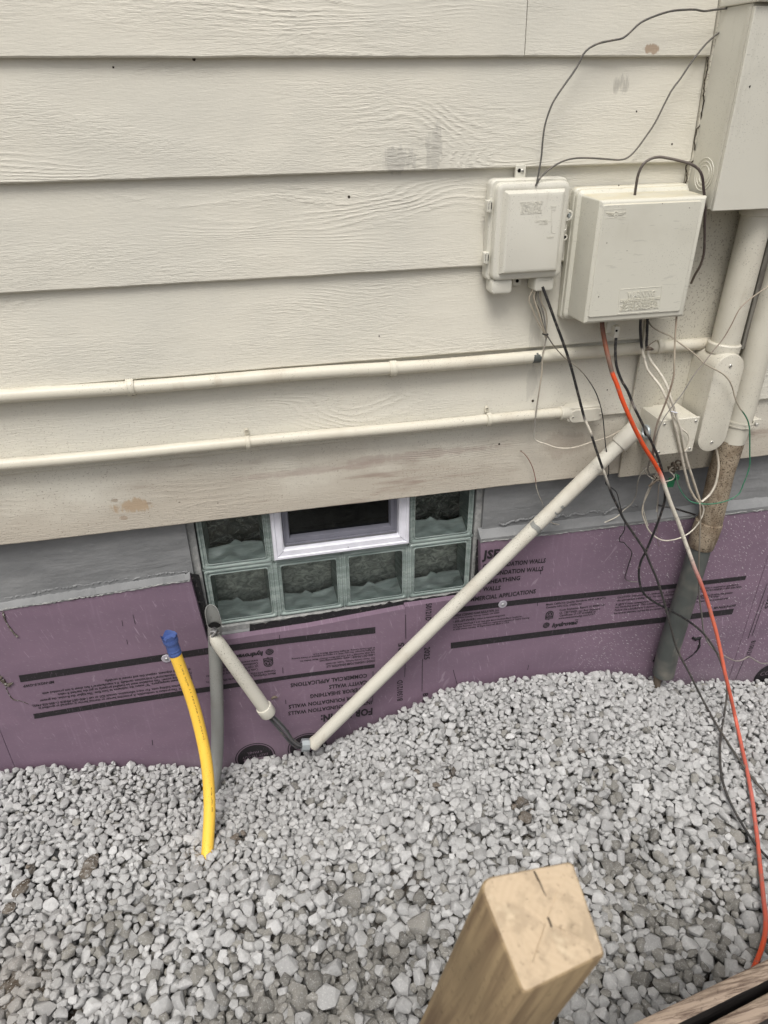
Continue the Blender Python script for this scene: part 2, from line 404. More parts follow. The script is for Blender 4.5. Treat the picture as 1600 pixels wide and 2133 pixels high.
def rr(mb, cx, cz, w_, h_, r, secs, mat, cap0=True, cap1=True, n=5, dx=0, dz=0):
    """rounded rectangle lofted along Y through (y, inset) sections"""
    y0 = secs[0][0]
    loft(mb, [rring(cx, cz, w_-2*s, h_-2*s, max(r-s, .0006), y, n) for y, s in secs], mat, cap0, cap1)
def prism(mb, pts, y0, y1, mat):
    """polygon in XZ (list of (x,z)) extruded from y0 (front) to y1 (back)"""
    n = len(pts); v = [(x, y0, z) for x, z in pts]+[(x, y1, z) for x, z in pts]
    mb.add(v, [tuple(range(n)), tuple(range(2*n-1, n-1, -1))]+[(i, i+n, (i+1) % n+n, (i+1) % n) for i in range(n)], mat)
def smoothpath(pts, step=.008):
    P_ = [np.asarray(p, float) for p in pts]
    if len(P_) == 2: return np.array(P_), np.array([0., 1.])
    P_ = [2*P_[0]-P_[1]]+P_+[2*P_[-1]-P_[-2]]; out = []; tt = []
    for i in range(1, len(P_)-2):
        a, b, c, d = P_[i-1:i+3]; n = max(2, int(np.linalg.norm(c-b)/step))
        for k in range(n):
            t = k/n; out.append(.5*((2*b)+(-a+c)*t+(2*a-5*b+4*c-d)*t*t+(-a+3*b-3*c+d)*t**3)); tt.append(i-1+t)
    out.append(P_[-2]); tt.append(len(P_)-3); return np.array(out), np.array(tt)
def tube(mb, path, rad, mat, n=10, cols=None, cap=True):
    """tube along an array of points; rad scalar or per point; cols per point"""
    path = np.asarray(path, float); L = len(path); rad = np.broadcast_to(np.asarray(rad, float), (L,))
    T = np.gradient(path, axis=0); T /= np.linalg.norm(T, axis=1)[:, None]+1e-12
    nrm = np.cross(T[0], [0, 0, 1.]) if abs(T[0][2]) < .9 else np.cross(T[0], [0, 1., 0]); nrm /= np.linalg.norm(nrm)
    rings = []; ang = np.linspace(0, 2*math.pi, n, endpoint=False)
    for i in range(L):
        nrm = nrm-T[i]*(nrm@T[i]); nrm /= np.linalg.norm(nrm); b = np.cross(T[i], nrm)
        rings.append(path[i]+rad[i]*(np.cos(ang)[:, None]*nrm+np.sin(ang)[:, None]*b))
    col = None if cols is None else np.repeat(np.asarray(cols, float), n, axis=0)
    loft(mb, rings, mat, cap, cap, col)
def cyl(mb, a, b, r, mat, n=24, e=0.0, r2=None):
    a, b = np.asarray(a, float), np.asarray(b, float); r2 = r if r2 is None else r2
    if e: d = (b-a)/np.linalg.norm(b-a); tube(mb, [a, a+d*1e-5, a+d*e, b-d*e, b-d*1e-5, b], [r-e, r-e, r, r2, r2-e, r2-e], mat, n)
    else: tube(mb, [a, b], [r, r2], mat, n)
def torus(mb, c, ax, Rm, r, mat, n=24, k=8):
    ax = Vector(ax).normalized(); q = ax.to_track_quat('Z', 'Y').to_matrix(); rings = []
    V = []; f = []
    for i in range(n):
        a = 2*math.pi*i/n
        for j in range(k):
            b = 2*math.pi*j/k; p = q @ Vector(((Rm+r*math.cos(b))*math.cos(a), (Rm+r*math.cos(b))*math.sin(a), r*math.sin(b))); V.append(np.array(p)+np.array(c))
            f.append((i*k+j, ((i+1) % n)*k+j, ((i+1) % n)*k+(j+1) % k, i*k+(j+1) % k))
    mb.add(V, f, mat)
def screw(mb, x, y, z, r=.004, mat='screw'):
    cyl(mb, (x, y+.001, z), (x, y-.0022, z), r, mat, 14, .001); box(mb, x-r*.7, x+r*.7, y-.0027, y-.002, z-.0005, z+.0005, 'dkhole')

def text_geo(s, bold=.0, extrude=0.0, shear=0.0):
    cu = bpy.data.curves.new('t', 'FONT'); cu.body = s; cu.size = 1; cu.resolution_u = 2; cu.offset = bold; cu.shear = shear; cu.extrude = extrude
    cu.space_character = 1.05
    o = bpy.data.objects.new('t', cu); C.objects.link(o); bpy.context.view_layer.update()
    me = bpy.data.meshes.new_from_object(o.evaluated_get(bpy.context.evaluated_depsgraph_get()))
    v = np.array([q.co[:] for q in me.vertices]); f = [tuple(p.vertices) for p in me.polygons]
    bpy.data.objects.remove(o); bpy.data.curves.remove(cu); bpy.data.meshes.remove(me)
    return v, f
def write(mb, s, a, b, cap, Y, mat='ink', bold=.02, extr=0.0, shear=0.0, lift=.0012):
    """lettering lying on the plane y=Y from baseline point a to b (photo positions measured through the lens), cap height in metres"""
    A = U(*a, Y); B = U(*b, Y); ex = B-A; ex[1] = 0; W_ = np.linalg.norm(ex); ex /= W_; ez = np.array([-ex[2], 0, ex[0]])
    v, f = text_geo(s, bold, 0, shear)
    x = (v[:, 0]-v[:, 0].min())/(v[:, 0].max()-v[:, 0].min())*W_; z = v[:, 1]/.69*cap
    P3 = A+x[:, None]*ex+z[:, None]*ez
    if extr:
        n = len(P3); fr = P3.copy(); fr[:, 1] = Y-extr; bk = P3.copy(); bk[:, 1] = Y+.0005
        ed = {}
        for q in f:
            for i in range(len(q)):
                e = (q[i], q[(i+1) % len(q)]); ed[e] = 1
        side = [(a_, b_, b_+n, a_+n) for a_, b_ in ed if (b_, a_) not in ed]
        mb.add(np.concatenate([fr, bk]), [tuple(q) for q in f]+side, mat)
    else:
        P3[:, 1] = Y-lift; mb.add(P3, f, mat)
def quad_px(mb, pts, Y, mat, lift=.0009):
    mb.add([U(x, y, Y)-np.array([0, lift, 0]) for x, y in pts], [tuple(range(len(pts)))], mat)

# ================================================================== THE HOUSE
S = 0.2105203
ZF = -1.0317
XE = 1.108                     # where the clapboards end against the mounting board
house = thing('house', 'beige painted clapboard house wall on a grey painted foundation', 'house', (0, 0, -2.2))
mb = MB(); seeds = []
edges = [-k*S for k in range(-14, 5)]+[ZF]
def clap(x0, x1, zb, zt, sd_):
    nx = max(4, int((x1-x0)/.02)); xs = np.linspace(x0, x1, nx)
    wob = np.interp(xs, np.linspace(x0, x1, max(3, nx//4)), RNG.normal(0, .00035, max(3, nx//4)))+RNG.normal(0, .0002, nx)
    wy = np.interp(xs, np.linspace(x0, x1, 12), RNG.normal(0, .0008, 12))
    prof = [(.017, 0, 0), (.0022, 0, 0), (.0, .0025, 0), (.0145, 1, 0), (.026, 1, 0)]
    rings = []
    for i in range(nx):
        zz = zb+wob[i]
        pts = [(xs[i], .018, zz), (xs[i], .0025+wy[i], zz), (xs[i], wy[i], zz+.003), (xs[i], wy[i]+.0145*(zt-zz-.003)/(zt-zz), zt-.001), (xs[i], .024, zt)]
        rings.append(np.array(pts))
    n0 = mb.n; loft(mb, rings, 'siding', True, True, flip=True); seeds.extend([sd_]*(mb.n-n0))
jx = U(1097, 60)[0]
for i, zb in enumerate(edges):
    zt = (edges[i-1] if i else zb+S)+.012
    sd_ = i*1.0
    if i == 14:
        clap(-3.4, jx-.0008, zb, zt, 3.3); clap(jx+.0008, XE, zb, zt, 20.4)
    else: clap(-3.4, XE, zb, zt, {15: 5.15, 16: 7.8}.get(i, sd_+.37))
    clap(1.405, 4.2, zb, zt, sd_+30)
mb.build('siding', house, 30, seed=seeds)
# mounting board behind the meter equipment, and an unseen slab added to stop light leaks
mb = MB(); box(mb, XE+.002, 1.402, -.002, .03, -1.046, 3.0, 'trim', .002); mb.build('mounting_board', house)
mb = MB(); box(mb, 1.062, 1.128, -.0115, -.003, -1.04, -.575, 'trim', .0015)
mb.build('corner_strip', house)
mb = MB(); box(mb, -3.4, 4.2, .03, .22, -1.03, 3.0, 'room'); mb.build('light_leak_slab', house)
# crack in the caulk
mb = MB()
cr = [(1475, 118), (1474, 140), (1467, 175), (1466, 210), (1462, 235), (1459, 262), (1452, 268), (1447, 300), (1449, 315), (1444, 335), (1430, 345), (1431, 365), (1428, 385)]
p, _ = smoothpath([U(x, y, -.0035) for x, y in cr], .004); p[:, 0] += RNG.normal(0, .0007, len(p)); tube(mb, p, .0011*(1+.6*RNG.random(len(p))), 'caulk', 5)
mb.build('caulk_crack', house); mb = MB()
p, _ = smoothpath([U(x, y, -.0035) for x, y in [(1512, 20), (1510, 45), (1505, 62), (1502, 80), (1499, 100)]], .004); p[:, 0] += RNG.normal(0, .0006, len(p)); tube(mb, p, .001, 'caulk', 5)
mb.build('caulk_crack', house)
# nail holes, dents and specks on the boards
mb = MB()
for x, y, r in [(727, 410, .003), (404, 123, .0035), (236, 140, .002), (909, 123, .004), (374, 1047, .003), (454, 1048, .0015), (1040, 925, .003), (790, 700, .0015), (1232, 745, .002), (1110, 835, .0035), (5, 1090, .004), (1326, 232, .002), (1400, 300, .0022), (1085, 940, .003), (1265, 812, .002), (500, 90, .0015)]:
    q = U(x, y, .0); f_ = (q[2] % S)/S; yy = .0145*f_-.0006; q = U(x, y, yy)
    mb = MB(); cyl(mb, (q[0], yy+.003, q[2]), (q[0], yy-.0006, q[2]), r, 'caulk', 9); mb.build('nail_hole', house)
# foundation around the block window
WX0, WX1, WZ0 = -.156, .644, -1.4197
mb = MB(); FY = .03
for x0, x1, z0, z1 in [(-3.4, WX0-.022, -2.6, -1.0), (WX1+.02, 4.2, -2.6, -1.0), (WX0-.022, WX1+.02, -2.6, WZ0-.02)]:
    box(mb, x0, x1, FY, .25, z0, z1, 'foundation')
mb.build('foundation', house, 0)
# uneven bead of parging where the grey coat stops at the foam boards
mb = MB()
def bead(p0, p1, Y, r, mat='parge', n=90, amp=.006):
    a, b = U(*p0, Y), U(*p1, Y); t = np.linspace(0, 1, n)[:, None]; p = a+(b-a)*t
    ph = np.cumsum(RNG.normal(0, 1, n)); ph = (ph-ph.mean())/(ph.std()+1e-9)
    p[:, 2] += amp*.5*ph+RNG.normal(0, .0008, n); p[:, 1] += RNG.normal(0, .001, n)
    tube(mb, p, r*(1+.3*RNG.normal(0, 1, n).clip(-1, 1)), mat, 8)
def ledge(p0, p1, Yf, Yb, h0, h1, mat, n=80):
    """sloped, ragged shelf of coating from the wall down over the foam edge"""
    a, b = U(*p0, Yf), U(*p1, Yf); rings = []
    j = np.cumsum(RNG.normal(0, .35, n)); j -= np.linspace(j[0], j[-1], n); j = j/(abs(j).max()+1e-9)
    for i in range(n):
        t = i/(n-1); q = a+(b-a)*t; e = RNG.normal(0, .0012)
        rings.append(np.array([(q[0], Yf-.0015, q[2]-h0-.004*j[i]+e), (q[0], Yf-.002+e*.3, q[2]+.001), (q[0], Yb-.002, q[2]+h1+.006*j[i]+e), (q[0], Yb+.004, q[2]+h1+.004), (q[0], Yb+.004, q[2]-h0)]))
    loft(mb, rings, mat, flip=True)
FO = .006                     # front face of the foam boards
ledge((-300, 1318), (396, 1207), FO, FY, .004, .007, 'foundation', 140)
bead((-300, 1320), (395, 1209), FO-.001, .0021, 'parge', 160, .003)
mb.build('parging', house); mb = MB()
ledge((1001, 1125), (1900, 1022), FO, FY, .006, .009, 'foundation', 150)
bead((1003, 1129), (1900, 1026), FO-.001, .0020, 'parge', 170, .004)
mb.build('parging', house); mb = MB()
ledge((1001, 1123), (1900, 1020), FO-.0003, FY, .011, .018, 'foundation', 100)
bead((10, 1246), (390, 1185), FY+.0015, .0028, 'foundation', 120, .006)
bead((1040, 1092), (1330, 1052), FY-.001, .003, 'foundation', 90, .01); bead((1480, 1075), (1640, 1030), FY-.001, .003, 'parge', 60, .008)
mb.build('parging', house)
# ---- glass block window (part) with its blocks and vent (sub-parts)
GY = .05
mb = MB()
# mortar surround
for x0, x1, z0, z1 in [(WX0-.023, WX0-.001, WZ0-.02, -1.0), (WX1+.001, WX1+.021, WZ0-.02, -1.0), (WX0-.023, WX1+.021, WZ0-.021, WZ0-.001)]:
    box(mb, x0, x1, GY-.008, .2, z0, z1, 'parge', .002)
win = mb.build('glass_block_window', house)
mb.v = []
def glass_block(cx, cz, sd_):
    rg = np.random.default_rng(sd_); b = MB(); w_ = .0955
    # stepped outer rim of green glass
    def ring(h, y): return np.array([(cx+sx*h, y, cz+sz*h) for sx, sz in ((1, 1), (-1, 1), (-1, -1), (1, -1))])
    loft(b, [rring(cx, cz, 2*h, 2*h, .008, y, 4) for h, y in ((.0975, GY+.012), (.0975, GY+.001), (.0955, GY-.002), (.0915, GY-.002), (.089, GY+.003), (.085, GY+.004), (.083, GY-.001), (.081, GY+.0))], 'ggreen', False, False)
    # hollow inside: pale opaque floor, its back line shaped wavy in place of refraction, dark beyond
    h = .081; D = .055
    n = 29; xs = np.linspace(cx-h, cx+h, n)
    dep = D*(.62+.10*np.sin(np.linspace(0, 5, n)+sd_)+.02*rg.normal(0, 1, n).cumsum()/3)
    k0 = 8+int(rg.integers(0, 5)); dep[k0:k0+6] += D*np.array([.03, .10, .17, .12, .05, -.03])[:6]
    dep = dep.clip(.3*D, 1.2*D)
    fl = [(x, GY+.001, cz-h) for x in xs]+[(x, GY+d*.45, cz-h+.006+d*.18) for x, d in zip(xs, dep)]+[(x, GY+d, cz-h+.014+d*.55+.002*math.sin(40*x)) for x, d in zip(xs, dep)]
    b.add(fl, [(r_*n+i, r_*n+i+1, (r_+1)*n+i+1, (r_+1)*n+i) for r_ in range(2) for i in range(n-1)], 'gfloor')
    # pale tube painted in as a refracted glint along that line
    tube(b, [np.array((x, GY+d+.0005, cz-h+.0155+d*.55+.002*math.sin(40*x))) for x, d in zip(xs, dep)], .0011, 'gfloor', 5)
    for s_ in (-1, 1): b.add([(cx+s_*h, GY+.001, cz-h), (cx+s_*h, GY+.001, cz+h), (cx+s_*(h-.010), GY+D, cz+h), (cx+s_*(h-.010), GY+D, cz-h)], [(0, 1, 2, 3)], 'ggreen')
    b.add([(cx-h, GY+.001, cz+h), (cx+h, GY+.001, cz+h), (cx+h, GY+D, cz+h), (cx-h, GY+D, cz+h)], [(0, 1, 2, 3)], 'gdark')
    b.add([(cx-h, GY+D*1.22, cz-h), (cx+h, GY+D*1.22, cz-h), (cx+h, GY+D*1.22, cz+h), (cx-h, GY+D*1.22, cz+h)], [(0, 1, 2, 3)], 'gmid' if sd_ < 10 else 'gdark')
    # wavy front
    g = 22; q = np.linspace(-h, h, g); X, Z = np.meshgrid(q, q); e = np.minimum(1, np.minimum(h-abs(X), h-abs(Z))/.012)
    Y = GY+.0+e*(.0012*np.sin(X*95+sd_+Z*30)+.0012*np.sin(Z*120+2*np.sin(X*60)+sd_)+.0006*rg.normal(0, 1, X.shape))
    b.add(np.stack([cx+X, Y, cz+Z], -1).reshape(-1, 3), [(r_*g+c_, r_*g+c_+1, (r_+1)*g+c_+1, (r_+1)*g+c_) for r_ in range(g-1) for c_ in range(g-1)], 'glass')
    return b
for i in range(4): glass_block(WX0+.1+.2*i, WZ0+.1, i+1).build('glass_block', win)
for i in (0, 3): glass_block(WX0+.1+.2*i, WZ0+.3, i+11).build('glass_block', win)
mb = MB()                     # dark rubbery joints between the blocks
for x in (WX0+.2, WX0+.4, WX0+.6): box(mb, x-.0025, x+.0025, GY+.001, GY+.03, WZ0, WZ0+.2 if x == WX0+.4 else -1.0, 'ggreen')
box(mb, WX0, WX1, GY+.001, GY+.03, WZ0+.1975, WZ0+.2025, 'ggreen'); mb.build('mortar_joint', win)
vx0, vx1, vz0 = .047, .442, -1.2065
mb = MB(); cx, hh = (vx0+vx1)/2, (-.98-vz0); cz = vz0+hh/2
def frame_loft(mb, x0, x1, z0, z1, secs, mat):
    loft(mb, [np.array([(x1-s, y, z1-s), (x0+s, y, z1-s), (x0+s, y, z0+s), (x1-s, y, z0+s)]) for y, s in secs], mat, False, False)
frame_loft(mb, vx0, vx1, vz0, -.96, [(GY+.02, 0), (.036, 0), (.033, .003), (.033, .009), (.036, .011), (.0375, .026), (.041, .030), (.075, .0335)], 'vinyl')
for z0 in (0,):               # mitred corner joints
    for s_, x in ((1, vx0), (-1, vx1)):
        tube(mb, [(x+s_*.010, .0353, vz0+.010), (x+s_*.028, .0365, vz0+.028)], .0005, 'sash', 5)
vent = mb.build('vent_frame', win)
mb = MB(); frame_loft(mb, vx0+.035, vx1-.035, vz0+.036, -.96, [(.078, 0), (.062, 0), (.062, .014), (.07, .016), (.08, .017)], 'sash')
frame_loft(mb, vx0+.034, vx1-.034, vz0+.034, -.96, [(.055, -.001), (.055, .003), (.06, .003)], 'sash'); mb.build('vent_sash', win)
mb = MB(); box(mb, vx0+.034, vx1-.034, .05, .062, vz0+.033, vz0+.0345, 'screen'); mb.add([(vx0+.035, .079, vz0+.035), (vx1-.035, .079, vz0+.035), (vx1-.035, .079, -.96), (vx0+.035, .079, -.96)], [(0, 1, 2, 3)], 'pane')
mb.build('vent_pane', win)
mb = MB(); box(mb, vx0+.02, vx1-.02, .20, .21, vz0, -.9, 'room'); mb.build('vent_interior', win)
screw_mb = MB(); screw(screw_mb, .26, .035, vz0+.016, .002, 'steel'); screw_mb.build('vent_screw', win)

# black dampproofing seen in the gaps beside and below the window
mb = MB()
def strip(pts, Y, mat, jit=.002, n=40):
    """ragged flat band: pts = upper polyline, lower polyline in photo positions"""
    (a0, a1), (b0, b1) = pts; t = np.linspace(0, 1, n); V = []
    A0, A1, B0, B1 = U(*a0, Y), U(*a1, Y), U(*b0, Y), U(*b1, Y)
    for i in range(n):
        q = A0+(A1-A0)*t[i]; V.append(q+np.array([RNG.normal(0, jit*.3), -.002, RNG.normal(0, jit)]))
        q = B0+(B1-B0)*t[i]; V.append(q+np.array([0, -.002, RNG.normal(0, jit)]))
    mb.add(V, [(2*i, 2*i+2, 2*i+3, 2*i+1) for i in range(n-1)], mat)
strip((((520, 1300), (850, 1250)), ((520, 1325), (850, 1275))), FY, 'tar'); strip((((640, 1283), (1000, 1226)), ((640, 1300), (1000, 1246))), FY-.0005, 'tar', .003)
strip((((385, 1190), (425, 1340)), ((415, 1195), (447, 1345))), FY, 'tar', .002)
strip((((993, 1122), (985, 1240)), ((1006, 1122), (998, 1240))), FY, 'tar', .002)
mb.build('dampproofing', house)

# ================================================================== FOAM BOARDS
ZT = -1.2225; XS = .424; XR = 1.688
def foam_outline(pts, name, label):
    m = MB(); prism(m, pts, FO, FY-.0005, 'foam'); t = thing(name, label, 'insulation board', (pts[0][0], FO, -2.3)); 
    m.build('foam_sheet', t, 0); return t
yb = FO
tl = lambda x, y: (U(x, y, FO)[0], U(x, y, FO)[2])
lx = U(0, 1520, FO)[0]
left = foam_outline([(lx, -2.3), (lx, ZT-.012), tl(200, 1243), tl(397, 1207), tl(432, 1336), tl(470, 1333), tl(640, 1307), tl(845, 1268), (XS-.0005, -2.3)], 'foam_board',
   'purple foam board below the glass block window, printed upside down')
right = foam_outline([(XS+.0005, -2.3), (XS+.0005, tl(860, 1262)[1]), tl(860, 1262), tl(958, 1247), tl(1002, 1237), tl(1001, 1127), (1.2, ZT+.0), (XR-.001, ZT-.003), (XR-.001, -2.3)], 'foam_board',
   'purple foam board behind the diagonal pipe, printed right way up')
fl = foam_outline([(-2.4, -2.3), (-2.4, ZT-.02), (lx-.0015, ZT-.013), (lx-.0015, -2.3)], 'foam_board', 'sliver of purple foam board at the lower left corner of the wall')
fr = foam_outline([(XR+.001, -2.3), (XR+.001, ZT-.004), (2.9, ZT-.01), (2.9, -2.3)], 'foam_board', 'purple foam board at the right edge with part of a round badge')
# --- print on the right board
P_ = MB(); Y = FO
quad_px(P_, [(950, 1265), (1100, 1246.5), (1260, 1230.6), (1400, 1216.5), (1555, 1199), (1552, 1207.5), (1400, 1226), (1260, 1241), (1100, 1257.5), (948, 1276)], Y, 'ink')
quad_px(P_, [(939, 1338.6), (1100, 1318.5), (1260, 1299), (1400, 1283), (1529, 1267.5), (1525, 1279), (1400, 1294.5), (1260, 1310), (1100, 1330), (939, 1351)], Y, 'ink')
P_.build('printed_stripe', right, 0)
P_ = MB()
wr = lambda *a, **k: write(P_, *a, Y, **k)
wr('JSE', (1004, 1164), (1039.5, 1160.5), .029, bold=.045)
wr('OR FOUNDATION WALLS', (1005, 1184), (1136, 1171), .0155, bold=.03)
wr('FOUNDATION WALLS', (1018, 1199), (1131, 1188), .0155, bold=.03)
wr('R SHEATHING', (1004, 1217.5), (1083, 1207.5), .0155, bold=.03)
wr('WALLS', (1005, 1231), (1042, 1228), .0155, bold=.03)
wr('MMERCIAL APPLICATIONS', (980, 1252.5), (1115.5, 1235), .0155, bold=.03)
wr('OWENS CORNING FOAM INSULATION, LLC', (943.5, 1285), (1039, 1272), .0088, bold=.03)
wr('One Owens Corning Parkway, Toledo, OH 43659', (943.5, 1289.5), (1040, 1277), .0062)
wr('1-800-GET-PINK\u00ae | www.owenscorning.com', (943.5, 1297), (1051.5, 1282.5), .0080)
wr('THE PINK PANTHER\u2122 & \u00a9 1964-2024 Metro-Goldwyn-Mayer Studios Inc.', (943.5, 1303.5), (1088, 1284.5), .0062)
wr('All Rights Reserved. The color PINK is a registered trademark of Owens Corning.', (943.5, 1308), (1103, 1287.5), .0062)
wr('\u00a9 2024 Owens Corning. All Rights Reserved. Made in U.S.A.', (943.5, 1313), (1061, 1297), .0062)
wr('Meets California Quality Standards HUD UM #71a.', (1137, 1261), (1262.5, 1246.5), .0080)
wr('Contains HFC152a, GWP<150', (1137, 1267), (1211, 1259.2), .0080)
wr('Code Evaluation Report UL ER8811-01', (1165, 1272.5), (1260, 1261), .0080)
wr('UL CERTIFIED: See Bulk Shipment', (1165, 1278.5), (1249.5, 1269.3), .0080)
wr('Certificate U-197 available at', (1165, 1284), (1240.5, 1275), .0080)
wr('www.owenscorning.com/U197.', (1162.5, 1289.7), (1239.6, 1280.3), .0080)
wr('hydrovac', (1149, 1306), (1203, 1299), .0155, bold=.06, shear=.2)
wr('TM', (1197, 1292.5), (1204, 1291.7), .005)
caut = ['CAUTION: This product is combustible. A protective barrier or thermal barrier is required as specified in',
 'the appropriate building code. For more information, consult SDS or call 1-800-GET-PINK\u00ae (1-800-438-7465).',
 'R @75\u00b0F mean temperature. "R" means the resistance to heat flow. The higher the R-value, the greater',
 'the insulating power. This insulation must be installed properly to get the marked R-value.',
 "Follow the manufacturer's instructions carefully. If a manufacturer's fact sheet is not provided with",
 'the material shipment, request this and review it carefully.']
for s, a, b in zip(caut, [(1285.5, 1246), (1284.5, 1252.5), (1282.5, 1261), (1281, 1266.5), (1280, 1272.8), (1278, 1279)], [(1537.5, 1219), (1545, 1223.5), (1526, 1235.5), (1497.5, 1243), (1516, 1247.5), (1400, 1266.3)]): wr(s, a, b, .0078)
wr('MP-NGX-F-GWP', (1486, 1268.5), (1532, 1263), .0092, bold=.03)
wr('B150121D', (838.5, 1458), (838.5, 1415.5), .018); wr('2025', (841, 1375.5), (841.5, 1337.5), .018)
wr('50121D', (887.5, 1257), (886.5, 1293), .018); wr('2025', (884.2, 1348.5), (883.6, 1374), .018); wr('B15', (881, 1444.5), (880, 1462.5), .018)
def badge(m, x, y, k, flip=False, Y=FO):
    """UL shield: solid badge with an open ring and letters"""
    c = U(x, y, Y); s_ = -1 if flip else 1
    pts = []
    for i in range(13): a = math.pi*i/12; pts.append((c[0]+k*math.cos(a)*.95, c[2]+s_*(k*.25+k*math.sin(a)*.95)))
    pts += [(c[0]-k*.95, c[2]-s_*k*1.1), (c[0]-k*.2, c[2]-s_*k*1.15), (c[0], c[2]-s_*k*1.35), (c[0]+k*.2, c[2]-s_*k*1.15), (c[0]+k*.95, c[2]-s_*k*1.1)]
    m.add([(px, Y-.0010, pz) for px, pz in pts], [tuple(range(len(pts)))], 'ink')
    m2 = []
    n = 20
    V = [(c[0]+r_*k*math.cos(2*math.pi*i/n), Y-.0016, c[2]+s_*k*.2+r_*k*math.sin(2*math.pi*i/n)) for i in range(n) for r_ in (.66, .74)]
    m.add(V, [(2*i, 2*i+1, (2*i+3) % (2*n), (2*i+2) % (2*n)) for i in range(n)], 'foam')
    v, f = text_geo('UL', .02); v = v-(v.max(0)+v.min(0))/2
    m.add([(c[0]+s_*q[0]*k*.85, Y-.0018, c[2]+s_*(k*.2+q[1]*k*.9)) for q in v], f, 'foam')
    v, f = text_geo('CERTIFIED', .02); v = v-(v.max(0)+v.min(0))/2
    m.add([(c[0]+s_*q[0]*k*.33, Y-.0018, c[2]+s_*(-k*.85+q[1]*k*.36)) for q in v], f, 'foam')
def disc_logo(m, x, y, r, Y=FO):
    c = U(x, y, Y); n = 20
    m.add([(c[0]+r*math.cos(2*math.pi*i/n), Y-.001, c[2]+r*math.sin(2*math.pi*i/n)) for i in range(n)], [tuple(range(n))], 'ink')
    for k in range(4):
        z = -.6*r+.4*r*k
        V = [(c[0]-.8*r+1.6*r*i/8, Y-.0015, c[2]+z+.15*r*math.sin(i*.8+k)+d) for i in range(9) for d in (0, .07*r)]
        m.add(V, [(2*i, 2*i+2, 2*i+3, 2*i+1) for i in range(8)], 'foam')
P2 = MB(); badge(P2, 1144.5, 1281, .0148); P2.build('printed_badge', right, 0); P2 = MB(); disc_logo(P2, 1137.8, 1302, .012); P2.build('printed_logo', right, 0)
for (x0, y0), (x1, y1) in [((845, 1280), (845.5, 1330)), ((844, 1382), (843, 1410)), ((880, 1372), (879, 1440)), ((1120, 1252), (1119.5, 1262)), ((1126, 1186), (1126, 1196)), ((1598, 1215), (1558, 1330)), ((1592, 1250), (1566, 1325)), ((1549, 1375), (1532, 1415)), ((1106, 1322), (1106, 1330)), ((1101, 1385), (1099, 1395)), ((944, 1395), (952, 1425))]:
    quad_px(P_, [(x0-.6, y0), (x0+.6, y0), (x1+.6, y1), (x1-.6, y1)], Y, 'ink', .001)
P_.build('printed_text', right, 0)
P_ = MB()
wr('B150121D', (1565.5, 1335), (1552, 1372), .018); wr('2025', (1601, 1238), (1592, 1268), .018); 
c = U(1603, 1400, FO); n = 40
P_.add([(c[0]+.062*math.cos(2*math.pi*i/n), FO-.001, c[2]-.02+.062*math.sin(2*math.pi*i/n)) for i in range(n)], [tuple(range(n))], 'ink')
v, f = text_geo('CO', .0); P_.add([(c[0]-.042+q[0]*.028, FO-.0018, c[2]-.01+q[1]*.028) for q in v], f, 'foam')
P_.build('printed_text', fr, 0)
# --- print on the upside down board
P_ = MB()
quad_px(P_, [(38.8, 1406.6), (240, 1377.5), (432, 1349), (600, 1327.5), (782, 1305.6), (782, 1319), (600, 1340), (432, 1362.6), (240, 1391), (43, 1421)][::1], Y, 'ink')
quad_px(P_, [(69, 1487), (240, 1459), (437, 1429.6), (600, 1406.5), (780.5, 1383), (780.5, 1390.5), (600, 1414.5), (437, 1440), (240, 1469.5), (72, 1497)], Y, 'ink')
P_.build('printed_stripe', left, 0)
P_ = MB()
wr('FOR USE IN:', (776, 1474.5), (668, 1490), .029, bold=.045)
wr('INTERIOR FOUNDATION WALLS', (774.5, 1459), (600, 1482.5), .0155, bold=.03)
wr('EXTERIOR FOUNDATION WALLS', (773.6, 1445), (601, 1468.5), .0155, bold=.03)
wr('EXTERIOR SHEATHING', (765.5, 1430.5), (646, 1446.5), .0155, bold=.03)
wr('CAVITY WALLS', (764.6, 1417), (685.4, 1427), .0155, bold=.03)
wr('COMMERCIAL APPLICATIONS', (764.6, 1402.8), (605, 1423.5), .0155, bold=.03)
wr('OWENS CORNING FOAM INSULATION, LLC', (781.4, 1373.4), (680, 1386.5), .0088, bold=.03)
wr('One Owens Corning Parkway, Toledo, OH 43659', (781, 1368.4), (678.5, 1381), .0062)
wr('1-800-GET-PINK\u00ae | www.owenscorning.com', (781, 1361), (665.6, 1375), .0080)
wr('THE PINK PANTHER\u2122 & \u00a9 1964-2024 Metro-Goldwyn-Mayer Studios Inc.', (781, 1356), (624.5, 1376), .0062)
wr('All Rights Reserved. The color PINK is a registered trademark of Owens Corning.', (781, 1351.5), (606.5, 1371), .0062)
wr('\u00a9 2024 Owens Corning. All Rights Reserved. Made in U.S.A.', (781, 1347), (651.5, 1361.5), .0062)
wr('hydrovac', (548, 1356.5), (488, 1364.5), .0155, bold=.06, shear=.2)
wr('Meets California Quality Standards HUD UM #71a.', (574, 1400), (428, 1419.5), .0080)
wr('Contains HFC152a, GWP<150', (574, 1394.5), (490, 1405.5), .0080)
wr('Code Evaluation Report UL ER8811-01', (537.5, 1391.6), (429.5, 1406), .0080)
wr('UL CERTIFIED: See Bulk Shipment', (537.5, 1385), (443, 1397.5), .0080)
wr('Certificate U-197 available at', (537.5, 1379), (452, 1390), .0080)
wr('www.owenscorning.com/U197.', (537.5, 1373), (450, 1385), .0080)
P2 = MB(); badge(P2, 559, 1379, .0155, True); P2.build('printed_badge', left, 0); P2 = MB(); disc_logo(P2, 561.5, 1357.5, .0125); P2.build('printed_logo', left, 0)
